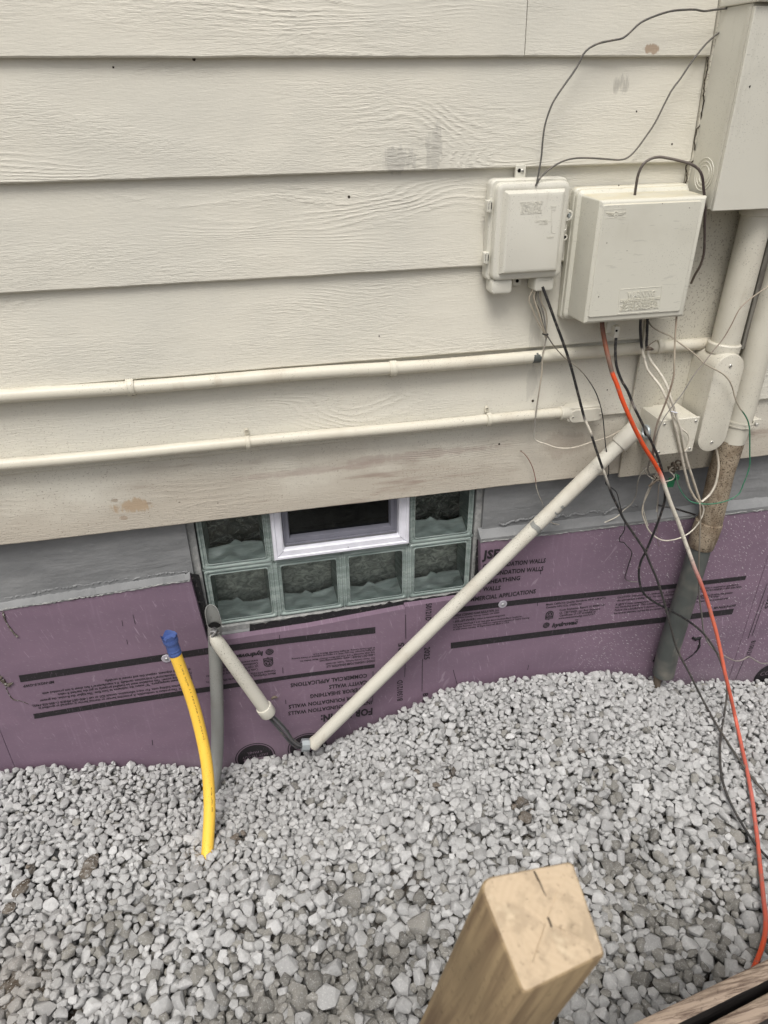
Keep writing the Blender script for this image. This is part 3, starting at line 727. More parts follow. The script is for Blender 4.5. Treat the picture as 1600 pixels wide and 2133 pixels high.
for s, a, b in zip(caut, [(405, 1428), (402.5, 1421.5), (399.7, 1410), (399, 1405), (398.5, 1398.5), (397, 1391)], [(80, 1473), (66, 1468.4), (82, 1457.5), (119, 1444.5), (87.7, 1442), (217, 1416)]): wr(s, a, b, .0085)
wr('MP-NGX-F-GWP', (111.6, 1417.5), (47.4, 1426.5), .0092, bold=.03)
for bx, by in ((532, 1577), (640, 1556)):      # round badges with a cut-out bar
    P3_ = MB()
    c = U(bx, by, FO); n = 48
    for r0, r1, l in ((0, .058, .0010), (.062, .0655, .0010)):
        if r0 == 0: P3_.add([(c[0]+r1*math.cos(2*math.pi*i/n), FO-l, c[2]+r1*math.sin(2*math.pi*i/n)) for i in range(n)], [tuple(range(n))], 'ink')
        else: P3_.add([(c[0]+r_*math.cos(2*math.pi*i/n), FO-l, c[2]+r_*math.sin(2*math.pi*i/n)) for i in range(n) for r_ in (r0, r1)], [(2*i, 2*i+1, (2*i+3) % (2*n), (2*i+2) % (2*n)) for i in range(n)], 'ink')
    P3_.add([(c[0]-.038, FO-.0016, c[2]-.018), (c[0]+.038, FO-.0016, c[2]-.018), (c[0]+.038, FO-.0016, c[2]-.002), (c[0]-.038, FO-.0016, c[2]-.002)], [(0, 1, 2, 3)], 'foam')
    for s, z, k in (('EASY TO CUT', .008, .013), ('4 PANEL', .024, .013)):
        v, f = text_geo(s, .0); v = v-(v.max(0)+v.min(0))/2; P3_.add([(c[0]-q[0]*k, FO-.0018, c[2]+z-q[1]*k) for q in v], f, 'foam')
    P3_.build('printed_badge', left, 0)
for (x0, y0), (x1, y1) in [((582, 1322), (582.5, 1330)), ((589, 1390), (589.5, 1402)), ((595, 1457), (595.5, 1466)), ((601, 1520), (602, 1530)), ((777, 1398), (777, 1418)), ((777, 1440), (776, 1463)), ((254, 1292), (256, 1304)), ((277, 1280), (282, 1300)), ((264, 1332), (266, 1342)), ((317, 1541), (318, 1552))]:
    quad_px(P_, [(x0-.6, y0), (x0+.6, y0), (x1+.6, y1), (x1-.6, y1)], Y, 'ink', .001)
P_.build('printed_text', left, 0)
# mud smears and root bits on the foam
def smear(name_, pts, r, label, mat='clod', Y=FO-.002):
    m = MB(); p, t = smoothpath([U(x, y, Y) for x, y in pts], .004); rr_ = np.interp(t, range(len(r)), r)*(1+.35*RNG.normal(0, 1, len(t)).clip(-1, 1)); tube(m, p, rr_, mat, 6)
    return m.build(name_, None, 60, label, 'dirt')
smear('mud_smear', [(6, 1275), (10, 1290), (18, 1305), (28, 1318), (36, 1326)], [.0028, .0025, .002, .003, .0035], 'brown mud smear at the top left of the foam board')
smear('root', [(-6, 1405), (4, 1416), (14, 1426), (26, 1422), (18, 1428), (12, 1432), (22, 1452), (30, 1458), (42, 1460), (60, 1467)], [.004, .007, .004, .003, .004, .001, .0012, .0014, .0009, .0005], 'dark root stub with a thin tail, stuck to the foam at far left')
smear('tar_smear', [(1443, 1328), (1449, 1331), (1455, 1330), (1460, 1328), (1458, 1334), (1457, 1345), (1452, 1355), (1442, 1365), (1432, 1372), (1424, 1378)], [.004, .007, .006, .003, .003, .0035, .0025, .002, .0015, .0008], 'crusty black tar smear on the foam right of the grey pipe', 'tar')
smear('tar_spot', [(1370, 1362), (1366, 1370), (1368, 1374), (1360, 1377)], [.003, .006, .005, .002], 'small black tar spot left of the grey pipe foot', 'tar')
smear('dead_leaf', [(566, 1456), (571, 1452), (578, 1453)], [.002, .005, .001], 'tiny brown dead leaf stuck on foam beside the pipe stub', 'rag')
# fastener washers
for px, py, lab in ((1047, 1258, 'round clear washer and screw on the right foam board stripe'), (347, 1371, 'round clear washer and screw beside the blue taped end of the yellow pipe')):
    c = U(px, py, FO); t = thing('foam_fastener', lab, 'fastener', (c[0], FO, c[2]), 'washers screwed through the foam boards')
    m = MB(); cyl(m, (c[0], FO, c[2]), (c[0], FO-.003, c[2]), .0145, 'washer', 28, .001); m.build('washer', t)
    m = MB(); cyl(m, (c[0], FO-.002, c[2]), (c[0], FO-.006, c[2]), .0052, 'steel', 14, .0015); m.build('screw_head', t)

# ================================================================== GROUND AND GRAVEL
wx = np.array([-2.5, -.83, -.5, -.24, .10, .32, .437, .586, .774, 1.044, 1.25, 1.442, 1.87, 3]); wz = np.array([-1.80, -1.80, -1.86, -1.94, -1.955, -1.88, -1.835, -1.765, -1.775, -1.812, -1.86, -1.932, -2.01, -2.03])
def sm(a, b, x): t = np.clip((x-a)/(b-a), 0, 1); return t*t*(3-2*t)
_g = [(RNG.uniform(1, 6), RNG.uniform(0, 6.28), RNG.uniform(-1, 1), RNG.uniform(-1, 1)) for _ in range(14)]
def ground_z(x, y):
    w0 = np.interp(x, wx, wz); t = sm(.0, .55, -y)
    far = -1.845+.02*np.sin(2.1*x+1)+.05*sm(.7, 1.2, -y)
    mound = .05*np.exp(-((x-.75)/.45)**2-((y+.42)/.3)**2)-.05*np.exp(-((x-.47)/.07)**2-((y+.22)/.06)**2)-.035*np.exp(-((x+.235)/.05)**2-((y+.10)/.09)**2)-.03*np.exp(-((x-.62)/.05)**2-((y+.30)/.05)**2)-.035*np.exp(-((x-.95)/.2)**2-((y+.75)/.25)**2)
    rip = sum(a_*np.sin(f_*2*(cx_*x+cy_*y)*2+p_)*.0035 for (f_, p_, cx_, cy_), a_ in zip(_g, np.ones(14)))
    return w0*(1-t)+far*t+mound+rip*np.minimum(1, -y*4+.3)
_dc = UZ(18, 2055, -1.84)
def dirt_mask(x, y):       # bare dirt at the lower left corner
    return np.exp(-((x-_dc[0])/.10)**2-((y-_dc[1])/.11)**2)
gx = np.concatenate([np.linspace(-30, -2.6, 12), np.linspace(-2.4, 3.2, 150), np.linspace(3.5, 30, 12)]); gy = np.concatenate([np.linspace(-40, -3, 14), np.linspace(-2.8, .02, 80)])
X, Y2 = np.meshgrid(gx, gy); Xc = X.clip(-2.4, 3.2); Zg = ground_z(Xc, np.maximum(Y2, -1.6))-.055+.05*dirt_mask(X, Y2)*1.15+.02*sm(1.2, 1.5, -Y2)
mb = MB(); nx = len(gx)
mb.add(np.stack([X, Y2, Zg], -1).reshape(-1, 3), [(r_*nx+c_, r_*nx+c_+1, (r_+1)*nx+c_+1, (r_+1)*nx+c_) for r_ in range(len(gy)-1) for c_ in range(nx-1)], 'soil')
mb.build('ground', None, 60, kind='structure')

def ico(sub):
    import bmesh
    bm = bmesh.new(); bmesh.ops.create_icosphere(bm, subdivisions=sub, radius=1); v = np.array([q.co[:] for q in bm.verts]); f = np.array([[a.index for a in p.verts] for p in bm.faces]); bm.free(); return v, f
IV, IF = ico(3)
def make_stone(rg):
    """angular crushed stone: hull of scattered points with worn edges"""
    import bmesh
    n = int(rg.integers(13, 24)); P_ = rg.normal(0, 1, (n, 3)); P_ /= np.linalg.norm(P_, axis=1)[:, None]
    P_ *= rg.uniform(.84, 1.0, (n, 1)); P_ = P_*np.array([1.0, rg.uniform(.68, .95), rg.uniform(.52, .82)])
    bm = bmesh.new()
    for p in P_: bm.verts.new(p)
    r_ = bmesh.ops.convex_hull(bm, input=bm.verts[:])
    bmesh.ops.delete(bm, geom=[v for v in bm.verts if not v.link_faces], context='VERTS')
    bmesh.ops.dissolve_limit(bm, angle_limit=R(14), verts=bm.verts[:], edges=bm.edges[:])
    bmesh.ops.bevel(bm, geom=bm.edges[:]+bm.verts[:], offset=rg.uniform(.09, .19), segments=2, profile=.6, affect='EDGES', clamp_overlap=True)
    bmesh.ops.triangulate(bm, faces=bm.faces[:])
    bm.verts.index_update(); v = np.array([q.co[:] for q in bm.verts]); f = np.array([[a.index for a in p.verts] for p in bm.faces]); bm.free()
    v = v-(v.max(0)+v.min(0))/2
    return v/np.abs(v).max(), f
PROT = [make_stone(RNG) for _ in range(60)]
def rand_rot(rg, tilt):
    a = rg.uniform(0, 6.283); ax = rg.uniform(0, 6.283); t = rg.normal(0, tilt)
    cz_, s_ = math.cos(a), math.sin(a); Rz = np.array([[cz_, -s_, 0], [s_, cz_, 0], [0, 0, 1]])
    k = np.array([math.cos(ax), math.sin(ax), 0]); K = np.array([[0, -k[2], k[1]], [k[2], 0, -k[0]], [-k[1], k[0], 0]]); Rt = np.eye(3)+math.sin(t)*K+(1-math.cos(t))*K@K
    return Rt@Rz
G = .004; X0, X1, Y0, Y1 = -1.35, 2.45, -1.62, .004
ngx, ngy = int((X1-X0)/G), int((Y1-Y0)/G)
xs = X0+G*np.arange(ngx); ys = Y0+G*np.arange(ngy); XX, YY = np.meshgrid(xs, ys, indexing='ij')
TG = ground_z(XX, YY); H = TG-.055+.050*dirt_mask(XX, YY); 
Pj = lambda x, y, z: (np.stack([x, y, z], -1)-CAM)
dv = Pj(XX, YY, TG); zc = dv@fwd; pxm = 800+F_PX*(dv@rgt)/zc; pym = 1066.5-F_PX*(dv@upv)/zc
vis = (zc > .3) & (pxm > -420) & (pxm < 2020) & (pym < 2500)
stones = []
N_TRY = 95000
rg = np.random.default_rng(3)
cand = np.argwhere(vis); 
size_of = lambda y, u: (.0128+.0066*sm(.25, .95, -y))*(0.60+.78*u**1.3)
for k in range(N_TRY):
    i, j = cand[rg.integers(len(cand))]; x, y = xs[i], ys[j]; s_ = size_of(y, rg.random())
    if rg.random() < .06: s_ *= 1.3
    if k > N_TRY*.72: s_ *= .72
    q = max(2, int(s_*.72/G)); i0, i1, j0, j1 = max(0, i-q), min(ngx, i+q+1), max(0, j-q), min(ngy, j+q+1)
    if y > -.95*s_: continue
    h = H[i0:i1, j0:j1]; rest = np.quantile(h, .78); tgt = TG[i, j]
    th = s_*.56
    if rest+th > tgt+.004+.006*rg.random(): continue
    dm = dirt_mask(x, y)
    if dm > .55 and rg.random() < .75*dm: continue
    zc_ = rest+th*.80
    stones.append((x, y, zc_, s_))
    dx = xs[i0:i1, None]-x; dy = ys[None, j0:j1]-y; rr2 = (dx*dx+dy*dy)/(s_*.86)**2
    cap = zc_+th*np.sqrt(np.clip(1-rr2, 0, 1)); H[i0:i1, j0:j1] = np.where(rr2 < 1, np.maximum(h, cap), h)
print('stones', len(stones))
def gxy(px, py): p = UZ(px, py, -1.85); return float(p[0]), float(p[1])
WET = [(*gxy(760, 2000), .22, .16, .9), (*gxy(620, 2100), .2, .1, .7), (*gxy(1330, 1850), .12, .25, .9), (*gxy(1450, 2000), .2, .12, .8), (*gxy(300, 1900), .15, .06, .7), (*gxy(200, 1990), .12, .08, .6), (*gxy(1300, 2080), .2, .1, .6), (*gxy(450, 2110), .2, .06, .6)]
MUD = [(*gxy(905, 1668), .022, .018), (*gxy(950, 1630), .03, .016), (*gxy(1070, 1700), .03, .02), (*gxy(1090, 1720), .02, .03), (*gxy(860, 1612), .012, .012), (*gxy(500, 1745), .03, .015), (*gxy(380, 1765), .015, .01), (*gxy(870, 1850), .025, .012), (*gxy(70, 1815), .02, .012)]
V = []; Cc = []; Fl = []; off_ = 0
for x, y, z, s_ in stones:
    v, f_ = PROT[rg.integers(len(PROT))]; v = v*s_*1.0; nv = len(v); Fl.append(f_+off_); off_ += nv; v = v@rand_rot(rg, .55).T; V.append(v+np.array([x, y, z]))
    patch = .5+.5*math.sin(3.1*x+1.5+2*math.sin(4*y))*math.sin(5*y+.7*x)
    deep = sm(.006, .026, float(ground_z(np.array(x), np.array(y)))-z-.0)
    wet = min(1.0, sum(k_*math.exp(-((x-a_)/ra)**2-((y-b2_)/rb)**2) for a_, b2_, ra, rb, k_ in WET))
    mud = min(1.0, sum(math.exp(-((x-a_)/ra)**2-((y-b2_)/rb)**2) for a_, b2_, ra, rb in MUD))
    dirty_or_shaded = rg.random() < .55*wet or rg.random() < (.02+.24*patch*sm(.5, .8, -y)+.42*deep)  # besides dirt, deep stones are coloured darker to paint shade into the gaps
    if dirty_or_shaded: b_ = rg.uniform(.15, .27); c = np.array([b_*1.04, b_*1.0, b_*.90])
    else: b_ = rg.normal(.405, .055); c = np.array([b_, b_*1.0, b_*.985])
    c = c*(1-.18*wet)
    pass
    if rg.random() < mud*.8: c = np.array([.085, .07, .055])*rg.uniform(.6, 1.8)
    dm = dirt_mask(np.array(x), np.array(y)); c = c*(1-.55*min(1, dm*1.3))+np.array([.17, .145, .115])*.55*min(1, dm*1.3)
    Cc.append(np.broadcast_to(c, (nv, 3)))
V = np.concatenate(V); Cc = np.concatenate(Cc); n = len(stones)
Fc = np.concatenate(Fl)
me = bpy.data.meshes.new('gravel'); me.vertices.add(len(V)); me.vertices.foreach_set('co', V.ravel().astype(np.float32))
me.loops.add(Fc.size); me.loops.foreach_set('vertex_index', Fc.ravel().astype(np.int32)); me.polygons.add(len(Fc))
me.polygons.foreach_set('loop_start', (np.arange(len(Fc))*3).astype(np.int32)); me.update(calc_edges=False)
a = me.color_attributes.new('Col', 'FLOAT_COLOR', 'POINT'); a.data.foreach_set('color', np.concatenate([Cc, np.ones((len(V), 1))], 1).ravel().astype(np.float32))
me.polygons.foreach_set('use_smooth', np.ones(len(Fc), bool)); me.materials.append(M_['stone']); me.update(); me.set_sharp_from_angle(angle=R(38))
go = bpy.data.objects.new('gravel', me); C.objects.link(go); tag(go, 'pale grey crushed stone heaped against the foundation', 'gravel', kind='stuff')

def gravel_y(px, py):
    p = UZ(px, py, -1.85)
    for _ in range(8): p = UZ(px, py, float(ground_z(p[0], min(p[1], 0.0)))+.006)
    return float(p[1])
def clod(px, py, r, label, el=1.6, ang=0.4, mat='clod', nm='dirt_clod'):
    p = UZ(px, py, -1.85)
    for _ in range(4): p = UZ(px, py, float(ground_z(p[0], p[1]))+.008)
    g2 = np.random.default_rng(int(px)); v = IV*(1+.0*IV)
    for f_ in (2.2, 4.5, 9): 
        d = g2.normal(0, 1, 3); e_ = g2.normal(0, 1, 3); v = v*(1+.16/f_*2*np.sin(f_*(IV@d)+1)*np.cos(f_*(IV@e_)))[:, None]
    v = v*(1+.05*g2.normal(0, 1, (len(v), 1)))*r*np.array([1, el, .55]); ca, sa = math.cos(ang), math.sin(ang)
    v = v@np.array([[ca, sa, 0], [-sa, ca, 0], [0, 0, 1]]); m = MB(); m.add(v+p, IF, mat); m.build(nm, None, 60, label, 'dirt clod')
clod(187, 1805, .019, 'long brown dirt clod lying on gravel left of the yellow pipe', 1.9, -.3)
clod(45, 1850, .015, 'brown dirt clod on gravel near the left edge', 1.8, -.8)
clod(20, 1892, .015, 'smaller muddy clod at the far left edge of the gravel', 1.2, .5)
clod(1211, 1564, .010, 'round dark clod on the gravel mound below the foam', 1.1, .2)
clod(868, 1608, .009, 'small dark clod left of the hollow in the gravel', 1.1, .9)

# ================================================================== BOXES ON THE WALL
def px_rect(q, Y):
    p = [U(x, y, Y) for x, y in q]; x0 = (p[0][0]+p[3][0])/2; x1 = (p[1][0]+p[2][0])/2; z1 = (p[0][2]+p[1][2])/2; z0 = (p[2][2]+p[3][2])/2
    return (x0+x1)/2, (z0+z1)/2, x1-x0, z1-z0
# --- telephone interface
tb = thing('telephone_box', 'smaller beige box embossed TELEPHONE NETWORK INTERFACE', 'utility box', (.70, 0, -.46), 'utility boxes on the siding')
tx, tz, tw, th_ = .698, -.3405, .178, .216
m = MB(); rr(m, tx, tz, tw+.006, th_+.004, .014, [(.002, 0), (-.022, 0), (-.026, .003)], 'tel'); m.build('base', tb)
m = MB(); rr(m, tx+.003, tz-.001, tw-.004, th_-.006, .016, [(-.024, 0), (-.040, .0), (-.045, .002), (-.048, .007), (-.048, .013), (-.0475, .015), (-.056, .0185), (-.060, .021), (-.0615, .026)], 'tel'); lid = m.build('lid', tb)
TY = -.0615
m = MB()
for s, a, b in (('TELEPHONE', (1083, 428.5), (1130, 425.5)), ('NETWORK', (1087, 437.3), (1127, 435)), ('INTERFACE', (1084, 446), (1128.5, 443.2))): write(m, s, a, b, .0072, TY, 'tel', .02, .0009)
write(m, 'CUSTOMER', (1115, 463), (1141, 461.3), .0042, TY, 'tel', .02, .0006); write(m, 'ACCESS', (1123, 468), (1141, 466.8), .0042, TY, 'tel', .02, .0006)
write(m, 'SNAP', (1147, 433), (1159, 432.2), .0042, TY, 'tel', .02, .0006); write(m, 'SCREW', (1139, 496.5), (1154, 495.5), .0042, TY, 'tel', .02, .0006)
for pts in ([(1157, 436), (1149, 437), (1149, 460), (1143, 461)], [(1149, 460), (1148.5, 484), (1156, 485)]):
    tube(m, [U(x, y, TY) for x, y in pts], .0009, 'tel', 5)
m.build('raised_lettering', lid)
m = MB()
for cx_, wd, s in ((U(1043, 590, -.03)[0], .052, 'UL LISTED'), (U(1131, 575, -.03)[0]+.001, .050, 'CORNING')):
    m = MB(); rr(m, cx_, -.462, wd, .034, .008, [(.0, 0), (-.036, 0), (-.040, .002), (-.041, .005)], 'tel'); m.build('cable_hub', tb)
m = MB(); write(m, 'CORNING', (1122, 586), (1150, 582.5), .0048, -.041, 'tel', .02, .0008); write(m, 'LISTED', (1042, 588), (1060, 586), .004, -.041, 'tel', .02, .0006); torus(m, U(1037, 589, -.041), (0, 1, 0), .004, .0006, 'tel', 16, 5); m.build('raised_lettering', tb)
m = MB(); tq = U(1084, 362, -.002); rr(m, tq[0], -.2215, .024, .034, .002, [(.004, 0), (-.003, 0), (-.004, .001)], 'tel'); cyl(m, (tq[0]-.004, -.0035, -.216), (tq[0]-.004, -.0048, -.216), .0042, 'dkhole', 12); screw(m, tq[0]+.003, -.005, -.217, .004); m.build('mounting_tab', tb)
m = MB(); tq = U(1078, 580, -.01); rr(m, tq[0], -.456, .022, .026, .002, [(.002, 0), (-.008, 0), (-.009, .001)], 'tel'); screw(m, tq[0], -.0095, -.458, .004, 'dkhole'); m.build('mounting_tab', tb)
for zc_ in (-.2845, -.396):
    m = MB(); x = tx-tw/2-.006; box(m, x-.006, x+.006, -.034, -.014, zc_-.012, zc_+.012, 'tel', .001); box(m, x-.003, x+.004, -.0355, -.034, zc_-.006, zc_+.008, 'dkhole'); cyl(m, (x-.0005, -.036, zc_-.012), (x-.0005, -.036, zc_+.013), .0022, 'tel', 10); m.build('hinge', tb)
m = MB(); x = tx+tw/2+.004
torus(m, (x+.008, -.026, -.312), (0, 1, 0), .0092, .0032, 'tel', 20, 8); cyl(m, (x+.008, -.018, -.312), (x+.008, -.03, -.312), .0055, 'zinc', 12, .001); box(m, x-.004, x+.008, -.03, -.02, -.3245, -.299, 'tel', .001)
box(m, x-.004, x+.011, -.024, -.012, -.368, -.324, 'tel', .002); torus(m, (x+.006, -.026, -.36), (0, 1, 0), .0055, .002, 'tel', 16, 6); cyl(m, (x+.006, -.0245, -.36), (x+.006, -.0262, -.36), .004, 'dkhole', 10); cyl(m, (x+.005, -.0245, -.345), (x+.005, -.029, -.345), .0035, 'screw', 10, .001); m.build('latch', tb)
# --- cable enclosure
cb = thing('cable_enclosure', 'larger beige box embossed WARNING with cables below', 'utility box', (.96, 0, -.56), 'utility boxes on the siding')
m = MB(); rr(m, .9605, -.4065, .293, .304, .012, [(.002, 0), (-.014, 0), (-.018, .004)], 'box'); m.build('base', cb)
m = MB(); rr(m, .9605, -.4065, .289, .298, .016, [(-.017, 0), (-.026, .001), (-.029, .004), (-.032, .009), (-.112, .0125), (-.1165, .016), (-.118, .0185)], 'box')
lid = m.build('lid', cb)
BY = -.121
m = MB(); x0, z0 = U(1248, 428, BY)[0], 0; q = px_rect([(1254, 432), (1455, 416), (1422, 645), (1232, 662)], BY)
rr(m, q[0], q[1], q[2]+.004, q[3]+.002, .005, [(-.117, -.001), (-.1200, 0), (BY, .0012)], 'box'); fp = m.build('lid_face', cb)
m = MB()
for s, a, b, h in (('WARNING', (1306, 620.5), (1364, 615.5), .0125), ('UNAUTHORIZED USE OF CABLE', (1292, 629.5), (1374, 622.5), .0052), ('SERVICES IS PROHIBITED.', (1298, 635), (1369, 629.5), .0052), ('VIOLATORS ARE SUBJECT TO', (1292, 641.5), (1369, 635.5), .0052), ('CIVIL AND CRIMINAL ACTION', (1291, 648), (1370, 641.5), .0052)): write(m, s, a, b, h, BY, 'box', .03, .0014)
c4 = [U(x, y, BY) for x, y in [(1291, 603), (1379, 596.5), (1372.5, 647.5), (1286, 654)]]
tube(m, c4+[c4[0]], .0008, 'box', 5)
m.build('raised_lettering', fp)
m = MB(); e = U(1283, 446, BY); torus(m, e, (0, 1, 0), .0052, .0009, 'box', 16, 5); write(m, 'A', (1280.5, 449), (1285.5, 448.6), .0065, BY, 'box', .03, .001)
for s_ in (-1, 1):
    for k in range(3): tube(m, [e+np.array([s_*.006, -.0004, .002-.002*k]), e+np.array([s_*(.024-.004*k), -.0004, .0035-.0028*k])], .0007, 'box', 5)
c4 = [U(x, y, BY) for x, y in [(1260, 437), (1304, 434), (1303, 452), (1259, 455)]]; tube(m, c4+[c4[0]], .0005, 'box', 5)
m.build('raised_emblem', fp)
m = MB()
for x, y, r in [(1289, 386, .003), (1365, 398, .0018), (1264, 506, .002), (1306, 522, .0018), (1247, 618, .0028), (1380, 424, .002), (1436, 433, .002), (1400, 612, .0012)]:
    yy = -.03 if y < 400 else BY; p = U(x, y, yy); m = MB(); cyl(m, (p[0], yy+.001, p[2]), (p[0]+.0006, yy-.0004, p[2]), r*.6, 'clod', 7); m.build('paint_chip', fp)
m = MB(); p = U(1272, 684, -.05); rr(m, p[0], p[2]+.004, .024, .03, .003, [(-.01, 0), (-.05, 0), (-.052, .002)], 'tel'); rr(m, p[0]+.010, p[2]-.006, .014, .03, .002, [(-.03, 0), (-.064, 0), (-.066, .001)], 'tel'); cyl(m, (p[0]+.008, -.0655, p[2]-.002), (p[0]+.008, -.0672, p[2]-.002), .003, 'dkhole', 10); m.build('wire_clamp', cb)
# --- electric panel
pb = thing('electric_panel', 'tall beige electric panel with knockout rings at the right edge', 'electric panel', (1.35, 0, -.30))
PX0, PXR, PD = 1.113, 1.62, -.119
m = MB(); box(m, PX0, PXR, -.108, .0, -.297, .088, 'panel', .0015); m.build('cabinet', pb)
m = MB(); box(m, PX0-.002, PXR+.002, PD, -.1085, -.303, .082, 'panel', .0015); box(m, PX0-.0025, PX0-.0005, -.108, -.097, -.300, .082, 'panel'); cov = m.build('front_cover', pb)
m = MB(); box(m, PX0-.005, PXR+.005, PD-.009, .0, .0885, .103, 'panel', .002); box(m, PX0-.001, PXR, PD-.004, .0, .1035, .62, 'panel', .002); m.build('upper_cabinet', pb)
m = MB(); 
for r_ in (.0345, .027, .0185): torus(m, (PX0-.0003, -.056, -.232), (1, 0, 0), r_, .0011, 'panel', 40, 6)
m.build('knockout', pb)
m = MB(); cyl(m, (1.335, PD, -.075), (1.335, PD-.03, -.075), .088, 'panel', 48, .004); cyl(m, (1.335, PD-.03, -.075), (1.335, PD-.085, -.075), .080, 'glass', 48, .01); cyl(m, (1.335, PD-.03, -.075), (1.335, PD-.06, -.075), .065, 'sash', 40, .003); m.build('meter', pb)
m = MB(); p = U(1562, 180, PD); cyl(m, (p[0], PD+.001, p[2]), (p[0]+.0008, PD-.0006, p[2]), .0022, 'dkhole', 7); p = U(1478, 446, PD); m.build('paint_chip', cov)
# --- junction box
jb = thing('junction_box', 'square beige junction box with four cover screws below the cables', 'junction box', (1.15, 0, -.93))
q = px_rect([(1374, 882), (1452, 866), (1437, 937), (1379, 947)], -.11); jx0, jx1 = 1.096, 1.208; jz1, jz0 = -.824, -.924
m = MB(); box(m, jx0, jx1, -.104, -.002, jz0, jz1, 'fit', .002); m.build('body', jb)
m = MB(); box(m, jx0-.002, jx1+.002, -.111, -.1045, jz0-.002, jz1+.002, 'fit', .002); cv = m.build('cover', jb)
for sx in (jx0+.009, jx1-.009):
    for sz in (jz0+.009, jz1-.009): m = MB(); screw(m, sx, -.111, sz, .0042); m.build('screw', cv)
m = MB(); box(m, jx0-.001, jx0+.03, -.006, -.002, jz1-.004, jz1+.022, 'fit', .001); screw(m, jx0+.012, -.006, jz1+.012, .004); m.build('mounting_tab', jb)
m = MB(); torus(m, (jx0-.004, -.055, -.878), (1, 0, 0), .0165, .0045, 'zinc', 24, 6); cyl(m, (jx0+.001, -.055, -.878), (jx0-.003, -.055, -.878), .014, 'dkhole', 20); m.build('hub_ring', jb)

# ================================================================== PIPES
def strap_geo(m, c, ax, r, wd, mat, tabs, Yw):
    """one piece pipe strap: band over the pipe plus flat tabs with screws; ax = pipe direction"""
    ax = np.asarray(ax, float); ax /= np.linalg.norm(ax)
    sd_ = np.cross(ax, [0, 1, 0]); sd_ /= np.linalg.norm(sd_); nf = np.array([0, -1., 0])
    ring = []
    for i in range(13):
        a = math.pi*i/12; ring.append(c+(r+.0036)*(math.cos(a)*sd_+math.sin(a)*nf))
    for s_ in (-1, 1):
        pass
    pr = []
    for p in ring: pr.append(p)
    V = []; 
    for p in pr:
        o = (p-c)/np.linalg.norm(p-c)
        V += [p-ax*wd/2, p+ax*wd/2, p-ax*wd/2-o*.002, p+ax*wd/2-o*.002]
    f = []
    for i in range(len(pr)-1): a = 4*i; f += [(a, a+1, a+5, a+4), (a+2, a+6, a+7, a+3), (a, a+4, a+6, a+2), (a+1, a+3, a+7, a+5)]
    m.add(V, f, mat)
    for r_ in (-.30, .30):        # rolled rib edges
        tube(m, [p+ax*wd*r_ for p in pr], .0008, mat, 5)
    for s_ in tabs:
        t0 = c+s_*sd_*(r+.0); t1 = c+s_*sd_*(r+.017)
        yw_ = Yw[0 if s_ < 0 else 1] if isinstance(Yw, tuple) else Yw
        for e in (t0, t1): e[1] = yw_
        cen = (t0+t1)/2
        V = []
        hw = wd/2; 
        for k in range(9):
            a = math.pi*k/8-math.pi/2; V.append(t1-s_*sd_*hw+hw*(math.cos(a)*s_*sd_+math.sin(a)*ax))
        V = [t0-ax*hw]+V+[t0+ax*hw]
        Vf = [p+np.array([0, -.003, 0]) for p in V]; n = len(V)
        if s_ < 0: pass
        m.add(Vf+V, [tuple(range(n)), tuple(range(2*n-1, n-1, -1))]+[(i, (i+1) % n, (i+1) % n+n, i+n) for i in range(n)], mat)
        sp_ = (t0+2*t1)/3; screw(m, sp_[0], yw_-.003, sp_[2], .0042, mat)
# upper horizontal conduit
uc = thing('conduit', 'upper thin horizontal conduit painted like the siding', 'conduit', (.5, 0, -.65), 'horizontal conduits on the siding')
ups = [(-900, 897), (-300, 849), (0, 826.5), (300, 804.5), (600, 781.5), (850, 764), (1100, 744.5), (1260, 731.5), (1400, 720), (1480, 713.5), (1560, 707)]
YU = -.010
m = MB(); up_p = [U(x, y, YU) for x, y in ups]; p, _ = smoothpath(up_p, .03); p[:, 2] += .0012*np.sin(p[:, 0]*9); tube(m, p, .0158, 'conduit', 20); m.build('pipe', uc)
m = MB(); c = U(1116, 743, YU); p = [c+np.array([k*.0055, 0, 0]) for k in range(-2, 3)]; tube(m, p, [.01592, .0160, .0161, .0160, .01592], 'gpvc', 20); m.build('worn_patch', uc)
def on_path(P__, x): P__ = np.array(P__); return np.array([x, YU, np.interp(x, P__[:, 0], P__[:, 2])])
for px_, py_ in ((272, 806), (818, 767), (1372, 721)):
    c = U(px_, py_, YU); m = MB(); strap_geo(m, c, up_p[4]-up_p[3], .0158, .017, 'conduit', (-1,), .0118); m.build('strap', uc)
# lower horizontal conduit
lc = thing('conduit', 'lower thin horizontal conduit ending in an oblong access fitting', 'conduit', (.4, 0, -.87), 'horizontal conduits on the siding')
los = [(-900, 1045), (-300, 993), (0, 968.5), (300, 941), (600, 913), (850, 889.5), (1050, 870.5), (1125, 864), (1172, 860)]
YL = -.017
m = MB(); lo_p = [U(x, y, YL) for x, y in los]; p, _ = smoothpath(lo_p, .03); p[:, 2] += .001*np.sin(p[:, 0]*8+1); tube(m, p, .0142, 'conduit', 20); m.build('pipe', lc)
for px_, py_ in ((516, 921), (1017, 873)):
    c = U(px_, py_, YL); m = MB(); strap_geo(m, c, lo_p[4]-lo_p[3], .0142, .011, 'conduit', (-1, 1), (.012, .0005)); m.build('strap', lc)
a = U(1166, 860.5, YL); b = U(1180, 859.5, YL); m = MB(); cyl(m, a, b+np.array([.01, 0, 0]), .0185, 'fit', 24, .002)
c0, c1 = U(1176, 862, YL), U(1252, 858, YL); fx, fz, fw = (c0[0]+c1[0])/2, (c0[2]+c1[2])/2+.002, c1[0]-c0[0]
